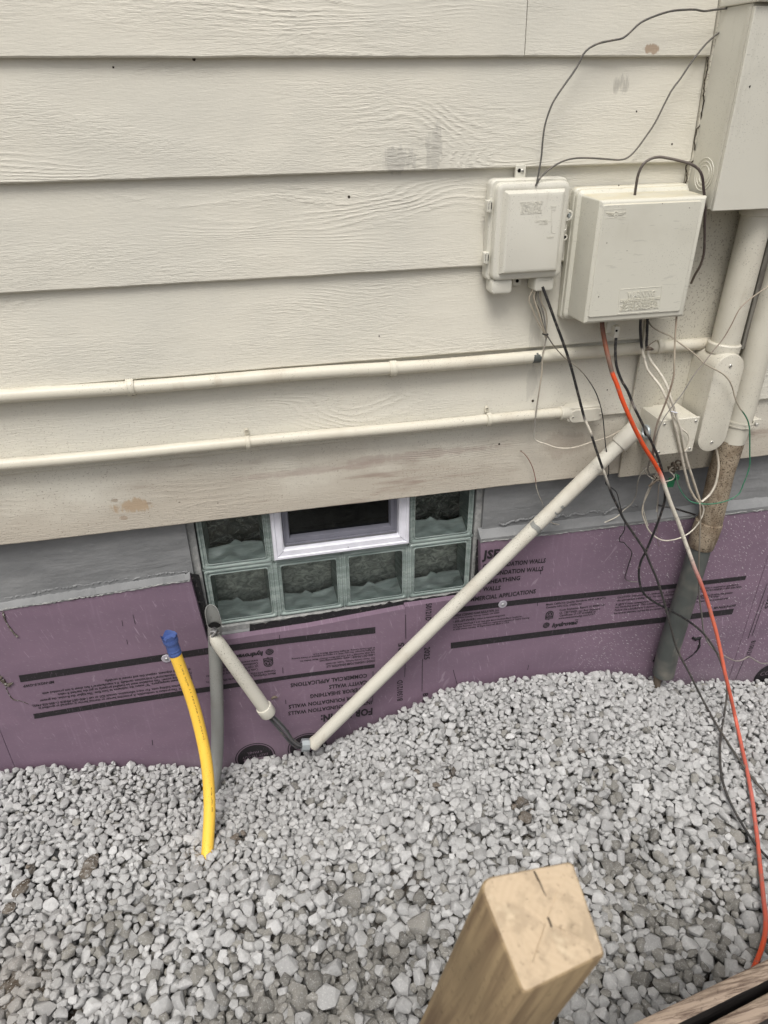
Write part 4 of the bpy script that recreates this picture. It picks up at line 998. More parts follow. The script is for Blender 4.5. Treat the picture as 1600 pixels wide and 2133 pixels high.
rr(m, fx, fz, fw, .043, .016, [(.003, 0), (-.026, 0), (-.030, .002)], 'fit', n=8); fit = m.build('access_fitting', lc)
m = MB(); rr(m, fx+.002, fz-.003, fw-.01, .036, .018, [(-.029, 0), (-.034, 0), (-.035, .001)], 'fit', n=8)
for s_ in (-1, 1): screw(m, fx+.002+s_*(fw/2-.014), -.035, fz-.003, .0036, 'fit')
m.build('access_cover', fit)
# riser A down into the big fitting
ra = thing('conduit_riser', 'thick beige pipe from the panel into the long rounded access fitting', 'conduit', (1.27, 0, -.94))
m = MB(); cyl(m, (1.284, -.051, -.30), (1.279, -.051, -.67), .0362, 'fit', 36); m.build('pipe', ra)
m = MB(); cyl(m, (1.284, -.051, -.298), (1.284, -.051, -.325), .042, 'fit', 36, .002); m.build('hub', ra)
m = MB(); cyl(m, (1.278, -.051, -.640), (1.276, -.051, -.668), .0425, 'fit', 36, .003)
rr(m, 1.2685, -.797, .088, .285, .043, [(.0, .004), (-.004, 0), (-.055, 0), (-.088, .0012), (-.094, .003)], 'fit', n=10); bd = m.build('access_fitting', ra)
m = MB(); rr(m, 1.271, -.797, .088, .279, .0435, [(-.0935, 0), (-.099, 0), (-.1015, .0012), (-.1025, .004)], 'fit', n=10); ac = m.build('access_cover', bd)
for s_ in (-1, 1): screw(m, 0, 0, 0) if False else None
for zz in (-.688, -.908): m = MB(); screw(m, 1.271, -.1025, zz, .0048); o_ = m.build('cover_screw', bd)
# riser B to the ground
rb = thing('conduit_riser', 'thick pipe running to the gravel, beige above and grey plastic below', 'conduit', (1.355, 0, -1.85))
pB = lambda x, y: U(x, y, -.05)
top = np.array([1.392, -.05, -.302]); b1 = pB(1546, 850); b2 = pB(1503, 982); 
m = MB(); tube(m, [top, (1.381, -.05, -.6), b1, (b1+b2)/2], .0366, 'fit', 36, cap=False); m.build('pipe', rb)
m = MB(); tube(m, [(b1+b2)/2+np.array([0, 0, .004]), b2, pB(1480, 1082), pB(1474, 1100)], .0364, 'dirtypipe', 36, cap=False); m.build('dirty_pipe', rb, label='lower part of the pipe spattered brown with dirt')
m = MB(); a = pB(1478, 1085); b = pB(1459, 1138); tube(m, [a, a+(b-a)*.02, a+(b-a)*.1, a+(b-a)*.55, a+(b-a)*.98, b], [.0375, .040, .0412, .0412, .0385, .037], 'dirtypipe', 36); m.build('coupling', rb)
m = MB(); tube(m, [pB(1461, 1130), pB(1436, 1215), pB(1393, 1352), pB(1382, 1403)], [.0342, .0345, .0362, .0366], 'gpvc', 36); m.build('grey_pipe', rb, label='dark grey plastic lower pipe')
m = MB(); tube(m, [pB(1372, 1398)+np.array([.0, 0, 0]), pB(1369, 1420), pB(1366, 1445)], [.016, .013, .012], 'rag', 9); m.build('frayed_end', rb)
m = MB(); c = pB(1538, 878)
strap_geo(m, c, b2-b1, .0368, .016, 'fit', (), -.001); p = U(1567, 876, -.02); box(m, p[0]-.022, p[0]+.014, -.034, -.0, p[2]-.010, p[2]+.010, 'fit', .002); cyl(m, (p[0]-.006, -.033, p[2]), (p[0]-.006, -.052, p[2]), .0055, 'screw', 14, .001); cyl(m, (p[0]-.02, -.027, p[2]+.004), (p[0]+.022, -.027, p[2]+.004), .003, 'fit', 10); m.build('strap', rb)
# grey lath between the risers
m = MB(); box(m, 1.335, 1.350, -.05, -.004, -.665, -.31, 'lath', .001); m.build('wood_lath', None, 30, 'narrow weathered grey wood strip standing between the two thick risers', 'wood strip')
# diagonal PVC pipe
dg = thing('pvc_pipe', 'long white pipe leaning diagonally from the junction box to the gravel', 'pipe', (.09, -.06, -1.9))
a = U(1308, 908, -.052); b = U(655, 1548, -.052); a = a; d = (b-a)/np.linalg.norm(b-a)
m = MB(); nseg = 30; p = np.array([a+(b-a)*i/nseg for i in range(nseg+1)]); tube(m, p, .0205, 'pvc', 28, cap=False); tube(m, p[:2], .016, 'dkhole', 20); m.build('pipe', dg)
m = MB(); tube(m, [a-d*.030, a-d*.029, a-d*.010, a+d*.028, a+d*.034, a+d*.036], [.0225, .0258, .0262, .0258, .0245, .021], 'pvc', 28, cap=False); tube(m, [a-d*.022, a-d*.02], .0225, 'dkhole', 20)
m.build('coupling', dg)
m = MB()
for px_, py_, w_ in ((1118, 1098, .017), (1168, 1052, .010), (1155, 1064, .006)):
    c = U(px_, py_, -.052-.002); k = (c-a)@d; c = a+d*k; 
    aa = np.linspace(-1.2, 1.6, 9) if w_ > .012 else np.linspace(-.9, .2, 6)
    sd_ = np.cross(d, [0, -1, 0]); sd_ /= np.linalg.norm(sd_); V = []
    for t_ in aa:
        o = math.cos(t_)*np.array([0, -1, 0])+math.sin(t_)*sd_; o = o-d*(o@d); o /= np.linalg.norm(o); j = RNG.normal(0, .0018)
        V += [c+o*.02475-d*(w_/2+j)+np.array([0, -.0004, 0]), c+o*.02475+d*(w_/2-j)+np.array([0, -.0004, 0])]
    V = [v_-(v_-c)/np.linalg.norm(v_-c)*.0035 for v_ in V]
    m = MB(); m.add(V, [(2*i, 2*i+1, 2*i+3, 2*i+2) for i in range(len(aa)-1)], 'gpvc2'); m.build('bare_patch', dg, label='grey patch where the white paint is scraped off')
m = MB(); e = b-d*.004; cc = U(636, 1552, -.056); hx = np.array([-1, .0, .18]); hx /= np.linalg.norm(hx)
tube(m, [b-d*.01, b+d*.008], [.0215, .0225], 'pvc', 24); tube(m, [cc+hx*.013, cc+hx*.012, cc-hx*.012, cc-hx*.013], [.018, .0205, .0205, .018], 'zinc', 8); m.build('locknut', dg)
# short stub with coupling and black wires
st = thing('pvc_pipe', 'short white pipe stub hanging from the grey pipe with black wires out of its end', 'pipe', (-.2, -.06, -1.9))
a = U(448, 1330, -.085); b = U(556, 1482, -.085); d = (b-a)/np.linalg.norm(b-a)
m = MB(); tube(m, [a-d*.012, a, a+d*.02, a+(b-a)*.5, b], [.010, .0165, .0195, .0202, .0202], 'pvc', 26); m.build('pipe', st)
m = MB(); e = b-d*.006; tube(m, [e-d*.018, e-d*.0175, e-d*.014, e+d*.014, e+d*.018, e+d*.016], [.0208, .0235, .0245, .0245, .0225, .018], 'pvc', 26, cap=True); m.build('coupling', st)
bw = thing('wire_bundle', 'bundle of black wires bridging the short stub and the diagonal pipe', 'wires', (0, -.06, -1.9))
for k in range(5):
    o = np.array([RNG.normal(0, .0035), RNG.normal(0, .004), RNG.normal(0, .0035)]); m = MB()
    o2 = .006*np.array([math.cos(k*1.26), math.sin(k*1.26), math.sin(k*1.9)])
    p, _ = smoothpath([b-d*.02+o2*.8, b+d*.02+o2, U(590, 1520, -.085)+o2*1.4, U(607, 1543, -.08)+o2*1.1, U(622, 1554, -.07)+o2*.9, cc+hx*.01+o2*.7], .006)
    g_ = [.05, .085, .16, .07, .11][k]; tube(m, p, .0032, 'cable', 7, np.broadcast_to([g_, g_, g_*1.05], (len(p), 3))); m.build('wire', bw)
# grey flattened conduit standing behind the stub
gp = thing('grey_pipe', 'grey plastic pipe standing against the window corner, split open on top', 'pipe', (-.2, -.05, -1.95))
ax_ = [(447, 1300, -.035), (448, 1345, -.035), (451, 1420, -.04), (453, 1500, -.05), (452, 1570, -.07), (446, 1630, -.10), (436, 1680, -.12)]
m = MB(); p, _ = smoothpath([U(*q) for q in ax_], .02); tube(m, p, .0192, 'gpvc2', 24, cap=False); tube(m, p[:2]-np.array([0, 0, .006]), .016, 'dkhole', 16); m.build('pipe', gp)
m = MB(); rings = []; t0 = p[0]; nn = 15
for k, (h_, sp, wd) in enumerate(((-.004, 1.0, .0192), (.015, .95, .0192), (.032, .85, .0192), (.045, .72, .0185), (.053, .5, .016), (.056, .25, .010))):
    pts = []
    for i in range(nn):
        an = math.pi*(i/(nn-1))*sp+math.pi*(1-sp)/2; pts.append((t0[0]-.001*k+wd*math.cos(an), t0[1]+.019*math.sin(an)-.004*k*.0, t0[2]+h_))
    rings.append(pts)
V = np.array(rings).reshape(-1, 3); inn = V.copy(); inn[:, 1] -= .0022; N_ = len(V)
f = [(r_*nn+i, r_*nn+i+1, (r_+1)*nn+i+1, (r_+1)*nn+i) for r_ in range(5) for i in range(nn-1)]
m.add(np.concatenate([V, inn]), f+[tuple(x+N_ for x in q[::-1]) for q in f], 'gpvc2')
tube(m, [V[r_*nn]-np.array([0, .001, 0]) for r_ in range(6)]+[V[5*nn+7]-np.array([0, .001, 0])]+[V[r_*nn+nn-1]-np.array([0, .001, 0]) for r_ in range(5, -1, -1)], .0013, 'gpvc2', 6); m.build('split_lip', gp)
m = MB()
for k in range(6):
    o2 = .008*np.array([math.cos(k*1.05), .4*math.sin(k*1.7), .3*math.sin(k*2.3)])
    p2, _ = smoothpath([U(446, 1350, -.035)+o2, U(443, 1328, -.060)+o2, U(440+k, 1310+2*k, -.080)+o2*.6, U(449+k, 1313+k, -.10)+o2*.6, a-d*.006+o2*.9, a+d*.01+o2*.8], .004)
    g_ = [.05, .22, .12, .3, .08, .18][k]; tube(m, p2, .0032, 'cable', 7, np.broadcast_to([g_, g_, g_], (len(p2), 3)))
m.build('wires', gp)
# yellow gas pipe
yp = thing('gas_pipe', 'yellow plastic pipe with blue taped end curving out of the gravel', 'gas pipe', (-.24, -.4, -1.9))
ypt = [(354, 1330, -.100), (365, 1362, -.105), (379, 1400, -.115), (394, 1440, -.13), (407, 1482, -.15), (419, 1530, -.175), (429, 1580, -.21), (434.5, 1630, -.25), (436.5, 1690, -.30), (434, 1745, -.345), (431, 1790, -.385), (430, 1815, -.41)]
m = MB(); p, t = smoothpath([U(*q) for q in ypt[1:]], .01); tube(m, p, .0165, 'yellow', 28); m.build('pipe', yp)
m = MB(); p, t = smoothpath([U(*q) for q in ypt[:3]], .004); n_ = len(p); keep = int(n_*.52); p = p[:keep]
rad = .0174+.002*np.linspace(1, 0, keep)**2+RNG.normal(0, .0009, keep); tube(m, p, rad, 'blue', 20)
c = p[0]; ax2 = p[0]-p[2]; ax2 /= np.linalg.norm(ax2); V = []; kk = 22
s1 = np.cross(ax2, [0, 1, 0]); s1 /= np.linalg.norm(s1); s2 = np.cross(ax2, s1)
for i in range(kk):
    an = 2*math.pi*i/kk; o = math.cos(an)*s1+math.sin(an)*s2; V += [c+o*.019, c+o*(.0205+.002*RNG.random())+ax2*(.004+.014*RNG.random())]
m.add(V, [(2*i, 2*i+1, (2*i+3) % (2*kk), (2*i+2) % (2*kk)) for i in range(kk)], 'blue'); m.build('blue_tape', yp)
m = MB()
pp, tt = smoothpath([U(*q) for q in ypt[1:]], .01)
for s, i0, i1 in (('1 IPS SDR 11 PE2708 CD ASTM', 3, 26), ('GAS', 38, 44)):
    v, f = text_geo(s, .0); u_ = (v[:, 0]-v[:, 0].min())/np.ptp(v[:, 0]); idx = i0+u_*(i1-i0); V = []
    for q_, w_ in zip(idx, v[:, 1]):
        k = int(q_); k = min(k, len(pp)-2); c = pp[k]+(pp[k+1]-pp[k])*(q_-k); T_ = pp[k+1]-pp[k]; T_ /= np.linalg.norm(T_); sd_ = np.cross(T_, [0, -1, 0]); sd_ /= np.linalg.norm(sd_); nf = np.cross(sd_, T_); nf = nf if nf[1] < 0 else -nf
        an = .35+w_*.26; V.append(c+(math.cos(an)*nf+math.sin(an)*(sd_ if sd_[0] > 0 else -sd_))*.0169)
    m.add(V, f, 'ink')
m.build('printed_text', yp, 0)

# ================================================================== CABLES
BLK = (.018, .018, .019); WHT = (.62, .58, .49); DGR = (.09, .085, .075); ORG = (.62, .075, .018); GRN = (.03, .17, .09); BRN = (.20, .15, .11); GRY = (.22, .21, .19); BEI = (.42, .37, .29)
def cable(name, label, pts, r, cols, group=None, n=8, jit=0.0, cat='cable', build=True, sag=0):
    """pts: (px, py, Y) measured points; cols: [(index, colour), ...] stops along the points"""
    P3 = [U(x, y, min(Y, gravel_y(x, y)-.012) if y > 1390 else Y) for x, y, Y in pts]; p, t = smoothpath(P3, .007)
    if jit: p = p+RNG.normal(0, jit, p.shape)
    if len(cols) == 1: cc_ = np.broadcast_to(cols[0][1], (len(p), 3))
    else:
        ks = [c[0] for c in cols]; cc_ = np.stack([np.interp(t, ks, [c[1][j] for c in cols]) for j in range(3)], 1)
    m = MB(); tube(m, p, r, 'cable', n, cc_)
    return m.build(name, None, 60, label, cat, group)
def yline(pts, ys):
    n = len(pts); q = np.interp(np.arange(n), np.linspace(0, n-1, len(ys)), ys); return [(x, y, float(v)) for (x, y), v in zip(pts, q)]
GW = 'thin service wires on the siding'
cable('service_wire', 'thin dark wire arching highest from the telephone box to the panel top', yline([(1118, 384), (1124, 350), (1128, 325), (1131, 290), (1136, 258), (1148, 222), (1160, 200), (1175, 178), (1195, 150), (1207, 130), (1216, 112), (1228, 100), (1248, 90), (1275, 84), (1298, 79), (1315, 65), (1335, 47), (1365, 33), (1398, 23), (1430, 20), (1450, 20), (1466, 23), (1490, 20), (1516, 17)], [-.05, -.03, -.02, -.02, -.03, -.02]), .0021, [(0, DGR)], GW)
cable('service_wire', 'thin dark wire leaving the telephone box low and rising beside the cracked caulk', yline([(1116, 386), (1126, 370), (1145, 352), (1170, 337), (1195, 330), (1225, 329), (1260, 331), (1290, 333), (1308, 328), (1325, 312), (1345, 285), (1365, 255), (1385, 215), (1400, 187), (1418, 163), (1440, 130), (1465, 98), (1485, 78), (1504, 64)], [-.05, -.03, -.015, -.02, -.015, -.008]), .0020, [(0, DGR), (9, (.14, .13, .11)), (18, DGR)], GW)
cable('coax_cable', 'thicker spattered wire looping over the larger box and down its right side', yline([(1322, 410), (1325, 388), (1330, 362), (1340, 342), (1355, 331), (1373, 327), (1395, 330), (1420, 336), (1440, 342), (1455, 352), (1463, 368), (1466, 395), (1469, 430), (1468, 465), (1468, 500), (1466, 530), (1458, 555), (1448, 572), (1440, 590)], [-.07, -.08, -.08, -.10, -.11, -.10, -.08, -.05]), .0031, [(0, (.07, .06, .055)), (6, (.14, .12, .10)), (10, (.05, .035, .035)), (14, (.08, .06, .055)), (18, (.16, .13, .1))])
cable('orange_cable', 'orange cable painted white midway, dropping past the foam to the boards', yline([(1254, 668), (1256, 690), (1262, 722), (1268, 748), (1276, 778), (1285, 800), (1296, 832), (1310, 865), (1326, 900), (1345, 935), (1362, 962), (1377, 990), (1388, 1022), (1398, 1050), (1414, 1090), (1425, 1122), (1436, 1152), (1448, 1185), (1460, 1214), (1473, 1250), (1483, 1284), (1491, 1312), (1498, 1342), (1505, 1375), (1511, 1405), (1522, 1450), (1532, 1495), (1543, 1545), (1553, 1590), (1561, 1630), (1568, 1670), (1573, 1710), (1578, 1750), (1582, 1790)], [-.05, -.10, -.13, -.13, -.14, -.17, -.22, -.28, -.36, -.44]), .0057,
      [(0, (.10, .05, .04)), (2, (.25, .09, .05)), (3.8, (.13, .10, .08)), (4.0, ORG), (10.6, ORG), (11.2, (.66, .42, .36)), (11.6, WHT), (16, WHT), (17, (.50, .28, .25)), (18.3, (.52, .12, .08)), (20, (.60, .14, .08)), (25, (.60, .12, .07)), (30, (.48, .13, .10)), (33, (.5, .1, .06))], n=14)
oc2 = [(1582, 1790, -.44), (1587, 1835, -.48), (1591, 1875, -.52), (1595, 1915, -.55), (1593, 1950, -.58), (1585, 1980, -.605), (1574, 2008, -.63), (1560, 2040, -.66), (1545, 2075, -.70), (1525, 2105, -.74), (1490, 2140, -.79)]
cable('orange_cable', 'continuing orange cable under the rough boards in the corner', oc2, .0057, [(0, (.5, .1, .06)), (2, (.42, .10, .07)), (5, ORG), (10, ORG)], n=14)
cable('black_cable', 'black cable from the telephone box taped white twice, crossing the grey pipe', yline([(1130, 597), (1137, 615), (1148, 645), (1160, 678), (1172, 710), (1184, 745), (1194, 780), (1203, 815), (1212, 850), (1218, 872), (1226, 890), (1232, 905), (1240, 930), (1250, 960), (1258, 982), (1266, 1005), (1275, 1030), (1287, 1055), (1300, 1082), (1322, 1115), (1342, 1145), (1355, 1175), (1368, 1205), (1378, 1235), (1388, 1270), (1397, 1305), (1408, 1345), (1420, 1372), (1436, 1402), (1450, 1430), (1468, 1465), (1490, 1505), (1515, 1545), (1545, 1590), (1575, 1630), (1610, 1668)], [-.04, -.06, -.07, -.09, -.10, -.11, -.12, -.14, -.20]), .0036,
      [(0, BLK), (8.6, BLK), (9, GRY), (9.2, WHT), (10.9, WHT), (11.1, BLK), (13.6, BLK), (13.9, WHT), (15, GRY), (15.6, BLK), (35, DGR)], n=9)
cable('thin_wire', 'thin black wire bowing right of the black cable then kinking over the foam', yline([(1139, 697), (1150, 715), (1162, 730), (1178, 747), (1192, 757), (1210, 772), (1226, 792), (1240, 815), (1250, 842), (1256, 870), (1259, 900), (1262, 930), (1267, 960), (1268, 985), (1264, 1000), (1262, 1008), (1272, 1015), (1284, 1025), (1290, 1045), (1296, 1070), (1302, 1092), (1299, 1108), (1291, 1120), (1291, 1128), (1300, 1130), (1304, 1135), (1314, 1146), (1316, 1155), (1309, 1178), (1304, 1195), (1302, 1205), (1312, 1211), (1328, 1212)], [-.04, -.04, -.05, -.07, -.06, -.03, -.01, -.01]), .0015, [(0, BLK), (4, BEI), (6, DGR), (7, BLK), (30, BLK), (32, GRY)], n=6)
for k, (dx_, c_, r_) in enumerate(((0, BEI, .0024), (5, GRY, .002), (-5, BEI, .0016), (2, DGR, .0013), (8, BEI, .0018))):
    cable('wire_strand', ['thickest beige strand of the tied bunch below the telephone box', 'grey strand inside the tied bunch below the telephone box', 'leftmost pale strand of the tied bunch below the telephone box', 'thinnest dark strand of the tied bunch below the telephone box', 'rightmost beige strand of the tied bunch below the telephone box'][k],
      yline([(1117+dx_, 600), (1112+dx_*2.0, 618+3*k), (1120+dx_*2.0, 645), (1127+dx_*1.6, 668), (1134+dx_*.5, 690), (1138+dx_*.3, 703)], [-.03, -.03, -.02]), r_, [(0, c_)], 'wire strands tied below the telephone box', n=7)
m = MB(); c = U(1136, 696, -.022); torus(m, c, (.1, 0, 1), .0065, .0018, 'black', 16, 6); m.build('wire_tie', None, 60, 'small black tie round the wires below the telephone box', 'cable tie')
cable('thin_wire', 'thin white wire dropping left of the access fitting and swinging back right', yline([(1139, 700), (1135, 718), (1130, 745), (1129, 775), (1124, 810), (1118, 850), (1114, 885), (1113, 913), (1122, 920), (1140, 926), (1158, 932), (1180, 934), (1205, 930), (1235, 920), (1265, 911), (1290, 898), (1308, 885), (1318, 873)], [-.02, -.03, -.035, -.03, -.05]), .0021, [(0, GRY), (3, BEI), (6, GRY), (8, WHT), (17, BEI)], n=8)
cable('thin_wire', 'thin reddish wire stub poking out of the bottom clapboard', yline([(1083, 939), (1090, 943), (1100, 955), (1110, 975), (1116, 1000), (1117, 1012), (1122, 1030), (1130, 1048), (1134, 1062)], [-.0, -.012, -.012, .0, .02]), .0012, [(0, BRN), (4, (.18, .04, .03)), (5, WHT), (8, GRY)], n=6)
cable('black_cable', 'black cable from the clamp of the larger box, bulging left across the foam', yline([(1284, 698), (1282, 725), (1284, 760), (1294, 790), (1308, 815), (1320, 845), (1332, 870), (1347, 900), (1358, 922), (1370, 950), (1378, 975), (1384, 1005), (1385, 1040), (1377, 1070), (1368, 1095), (1357, 1122), (1345, 1150), (1335, 1170), (1331, 1190), (1333, 1215), (1340, 1234), (1358, 1251), (1388, 1267), (1415, 1282), (1440, 1298), (1463, 1317), (1478, 1335), (1492, 1357), (1502, 1380), (1512, 1412), (1515, 1440), (1510, 1480), (1502, 1530), (1500, 1580), (1505, 1625), (1520, 1668), (1545, 1715), (1575, 1760), (1612, 1800)], [-.06, -.10, -.135, -.12, -.10, -.10, -.12, -.14, -.30, -.46]), .0036, [(0, BLK), (4.5, BLK), (5, GRY), (5.4, BLK), (6.5, BLK), (7, GRY), (7.4, BLK), (24, BLK), (28, DGR), (38, BLK)], n=9)
cable('house_cable', 'left black lead below the larger box with white jacket lower down', yline([(1335, 660), (1334, 680), (1335, 705), (1338, 728), (1342, 745), (1348, 768), (1360, 785), (1372, 800), (1384, 820), (1392, 840), (1400, 862), (1405, 882), (1411, 905), (1417, 935), (1422, 960), (1429, 990), (1436, 1015), (1446, 1035), (1457, 1048)], [-.05, -.06, -.08, -.12, -.12, -.11, -.10]), .0036, [(0, BLK), (2.8, BLK), (3.1, WHT), (11, WHT), (18, BEI)], 'white jacketed cables beside the junction box', n=9)
cable('house_cable', 'right black lead below the larger box with white jacket lower down', yline([(1349, 660), (1348, 690), (1347, 720), (1350, 738), (1356, 752), (1368, 768), (1380, 785), (1390, 805), (1397, 828), (1404, 850), (1410, 870), (1418, 895), (1424, 925), (1430, 955), (1441, 990), (1450, 1018), (1459, 1046)], [-.05, -.06, -.08, -.125, -.125, -.11, -.10]), .0036, [(0, BLK), (2.0, BLK), (2.5, WHT), (11, WHT), (16, BEI)], 'white jacketed cables beside the junction box', n=9)
cable('house_cable', 'thin white cable curling across the junction box cover', yline([(1404, 868), (1412, 880), (1420, 893), (1432, 903), (1436, 915), (1433, 930), (1427, 940)], [-.125, -.122, -.12]), .0022, [(0, WHT)], 'white jacketed cables beside the junction box', n=8)
m = MB(); c = U(1404, 858, -.124); torus(m, c, (.3, .2, 1), .0085, .0016, 'vinyl', 18, 6); m.build('wire_tie', None, 60, 'white plastic tie round the cables above the junction box', 'cable tie')
m = MB(); c = U(1352, 729, -.075)
for k in range(3): torus(m, c+np.array([0, -.002*k, .003*k]), (.3*k, .3, 1), .008, .0016, 'rag', 16, 6)
tube(m, smoothpath([c, c+np.array([-.006, -.004, .012]), c+np.array([.004, -.006, .022]), c+np.array([.012, -.006, .026])], .003)[0], .0012, 'rag', 6); m.build('twisted_tie', None, 60, 'twisted grey wire tie knotted round the two black leads', 'cable tie')
cable('ground_wire', 'thin ground wire painted beige above and bright green below, looping right', yline([(1350, 668), (1358, 680), (1375, 691), (1395, 699), (1410, 710), (1432, 726), (1450, 740), (1466, 756), (1485, 767), (1505, 778), (1518, 791), (1526, 808), (1531, 828), (1540, 848), (1546, 856), (1556, 872), (1561, 890), (1562, 915), (1562, 945), (1562, 968), (1556, 990), (1548, 1010), (1540, 1028), (1522, 1040), (1500, 1047), (1478, 1050), (1458, 1049), (1440, 1045), (1425, 1032), (1415, 1015), (1410, 1000), (1407, 985)], [-.05, -.10, -.12, -.12, -.10, -.11, -.12, -.10, -.05]), .0019, [(0, DGR), (2, BEI), (13.8, BEI), (14.2, GRN), (31, (.05, .16, .10))], n=7)
cable('thin_wire', 'rust brown wire hanging straight from the right corner of the larger box', yline([(1410, 655), (1408, 680), (1406, 715), (1405, 750), (1404, 780), (1398, 805), (1390, 830), (1380, 855), (1370, 880), (1364, 905), (1361, 930), (1358, 950), (1351, 968), (1350, 980), (1357, 990), (1366, 992)], [-.10, -.13, -.14, -.14, -.11, -.06]), .0024, [(0, BRN), (3, BEI), (5, BRN), (15, GRY)], n=8)
cable('thin_wire', 'thin brown wire entering from the right edge and crossing in front of the fitting', yline([(1625, 572), (1600, 596), (1580, 610), (1560, 625), (1540, 645), (1522, 680), (1505, 708), (1485, 732), (1465, 758), (1448, 778), (1434, 800), (1420, 822), (1402, 845), (1385, 868), (1372, 895), (1364, 920), (1362, 945), (1365, 962), (1374, 970)], [-.10, -.13, -.14, -.14, -.14, -.10]), .0015, [(0, BEI), (5, BRN), (10, GRY), (18, GRY)], n=6)
cable('house_cable', 'beige cable loop emerging under the rounded fitting', yline([(1491, 930), (1495, 950), (1497, 970), (1494, 995), (1488, 1015), (1477, 1032), (1462, 1045)], [-.07, -.09, -.10]), .0034, [(0, BEI), (6, WHT)], n=8)
cable('thin_wire', 'white wire loop drooping over the foam beside the orange cable', yline([(1460, 1048), (1466, 1058), (1464, 1072), (1455, 1090), (1442, 1105), (1425, 1117), (1405, 1124), (1385, 1126), (1368, 1120), (1352, 1105), (1343, 1085), (1338, 1068), (1341, 1048), (1350, 1028), (1358, 1010), (1365, 996), (1370, 984)], [-.10, -.10, -.08, -.07]), .0020, [(0, WHT), (8, WHT), (12, BEI), (16, GRY)], n=8)
cable('thin_wire', 'thin grey wire hanging straight down in front of the thick riser', yline([(1458, 1049), (1459, 1080), (1458, 1120), (1456, 1165), (1456, 1210), (1457, 1245), (1462, 1280), (1465, 1310), (1473, 1335), (1488, 1354), (1503, 1363), (1520, 1372), (1535, 1377), (1548, 1374), (1560, 1368), (1574, 1376), (1588, 1382), (1610, 1380)], [-.12, -.11, -.11, -.10, -.06, -.03, -.02]), .0024, [(0, BEI), (4, DGR), (8, GRY), (11, (.28, .24, .22)), (17, GRY)], n=7)
cable('thin_wire', 'white wire running from the tangle down along the parging', yline([(1372, 966), (1358, 970), (1343, 978), (1333, 992), (1328, 1008), (1325, 1030), (1315, 1050), (1300, 1062), (1288, 1074), (1272, 1083), (1255, 1090), (1240, 1096)], [-.09, -.04, .0, .018]), .0018, [(0, WHT), (5, GRY), (9, WHT), (11, WHT)], n=6)
cable('thin_wire', 'thin white wire lying on the grey foundation behind the diagonal pipe', yline([(1135, 1075), (1148, 1088), (1165, 1093), (1185, 1099), (1205, 1100), (1222, 1097), (1240, 1098)], [.018, .02, .018]), .0012, [(0, WHT), (3, BEI), (6, WHT)], n=6)
cable('thin_wire', 'short grey wire end dangling beside the orange cable', yline([(1376, 1000), (1372, 1020), (1370, 1040), (1368, 1066)], [-.09, -.08]), .0019, [(0, GRY), (2.4, GRY), (3, WHT)], n=7)
cable('thin_wire', 'hair thin reddish wire hanging below the tangle over the foam', yline([(1372, 1010), (1371, 1050), (1370, 1090), (1369, 1120), (1373, 1138)], [-.09, -.06]), .0008, [(0, BRN)], n=5)
cable('thin_wire', 'grey wire arching from the tangle to the white loop', yline([(1368, 985), (1358, 1005), (1346, 1030), (1340, 1055), (1345, 1080), (1350, 1095)], [-.09, -.08, -.07]), .0017, [(0, GRY), (5, WHT)], n=6)
cable('black_strap', 'flat black tie strap slanting from the cables to the thick riser', yline([(1372, 1052), (1385, 1055), (1405, 1059), (1425, 1065), (1448, 1072)], [-.09, -.10, -.03]), .0032, [(0, BLK)], n=5, cat='strap')
cable('ground_wire', 'thin grey wires twisted under the junction box around the ground clamp', yline([(1340, 975), (1350, 990), (1366, 1000), (1385, 1003), (1402, 998), (1404, 990), (1395, 982), (1398, 975), (1412, 970)], [-.08, -.09, -.05, -.03]), .0018, [(0, GRY), (3, WHT), (5, WHT), (8, BEI)], n=6)
# ground clamp with green tag
gc = thing('ground_clamp', 'metal ground clamp with bright green tag beneath the junction box', 'ground clamp', (1.13, -.05, -1.06))
m = MB(); c = U(1398, 1003, -.05); prism(m, [(c[0]-.011, c[2]-.017), (c[0]+.010, c[2]-.019), (c[0]+.012, c[2]+.011), (c[0]-.010, c[2]+.014)], -.052, -.050, 'green'); m.build('green_tag', gc)
m = MB(); c = U(1408, 992, -.045); box(m, c[0]-.006, c[0]+.005, -.056, -.042, c[2]-.008, c[2]+.006, 'green', .001); m.build('green_lug', gc)
m = MB(); 
for k, (x, y) in enumerate([(1403, 970), (1410, 972), (1400, 978), (1414, 965)]): c = U(x, y, -.03); torus(m, c, (1, .3*k, .2), .009, .003, 'rag', 14, 6)
cyl(m, U(1392, 975, -.03), U(1418, 968, -.03), .005, 'rag', 10); m.build('clamp_body', gc)
m = MB(); c = U(1368, 994, -.085)
for k in range(5): torus(m, c+np.array([.004*k-.008, 0, .002*math.sin(k*2)]), (1, .4*math.sin(k), .5), .007, .0016, 'rag', 14, 6)
tube(m, smoothpath([U(1352, 1013, -.085), U(1362, 1005, -.088), U(1372, 998, -.09), U(1380, 1004, -.088)], .004)[0], .004, 'rag', 8); m.build('wire_knot', None, 60, 'grey knot of taped wire ends behind the orange cable', 'wires')

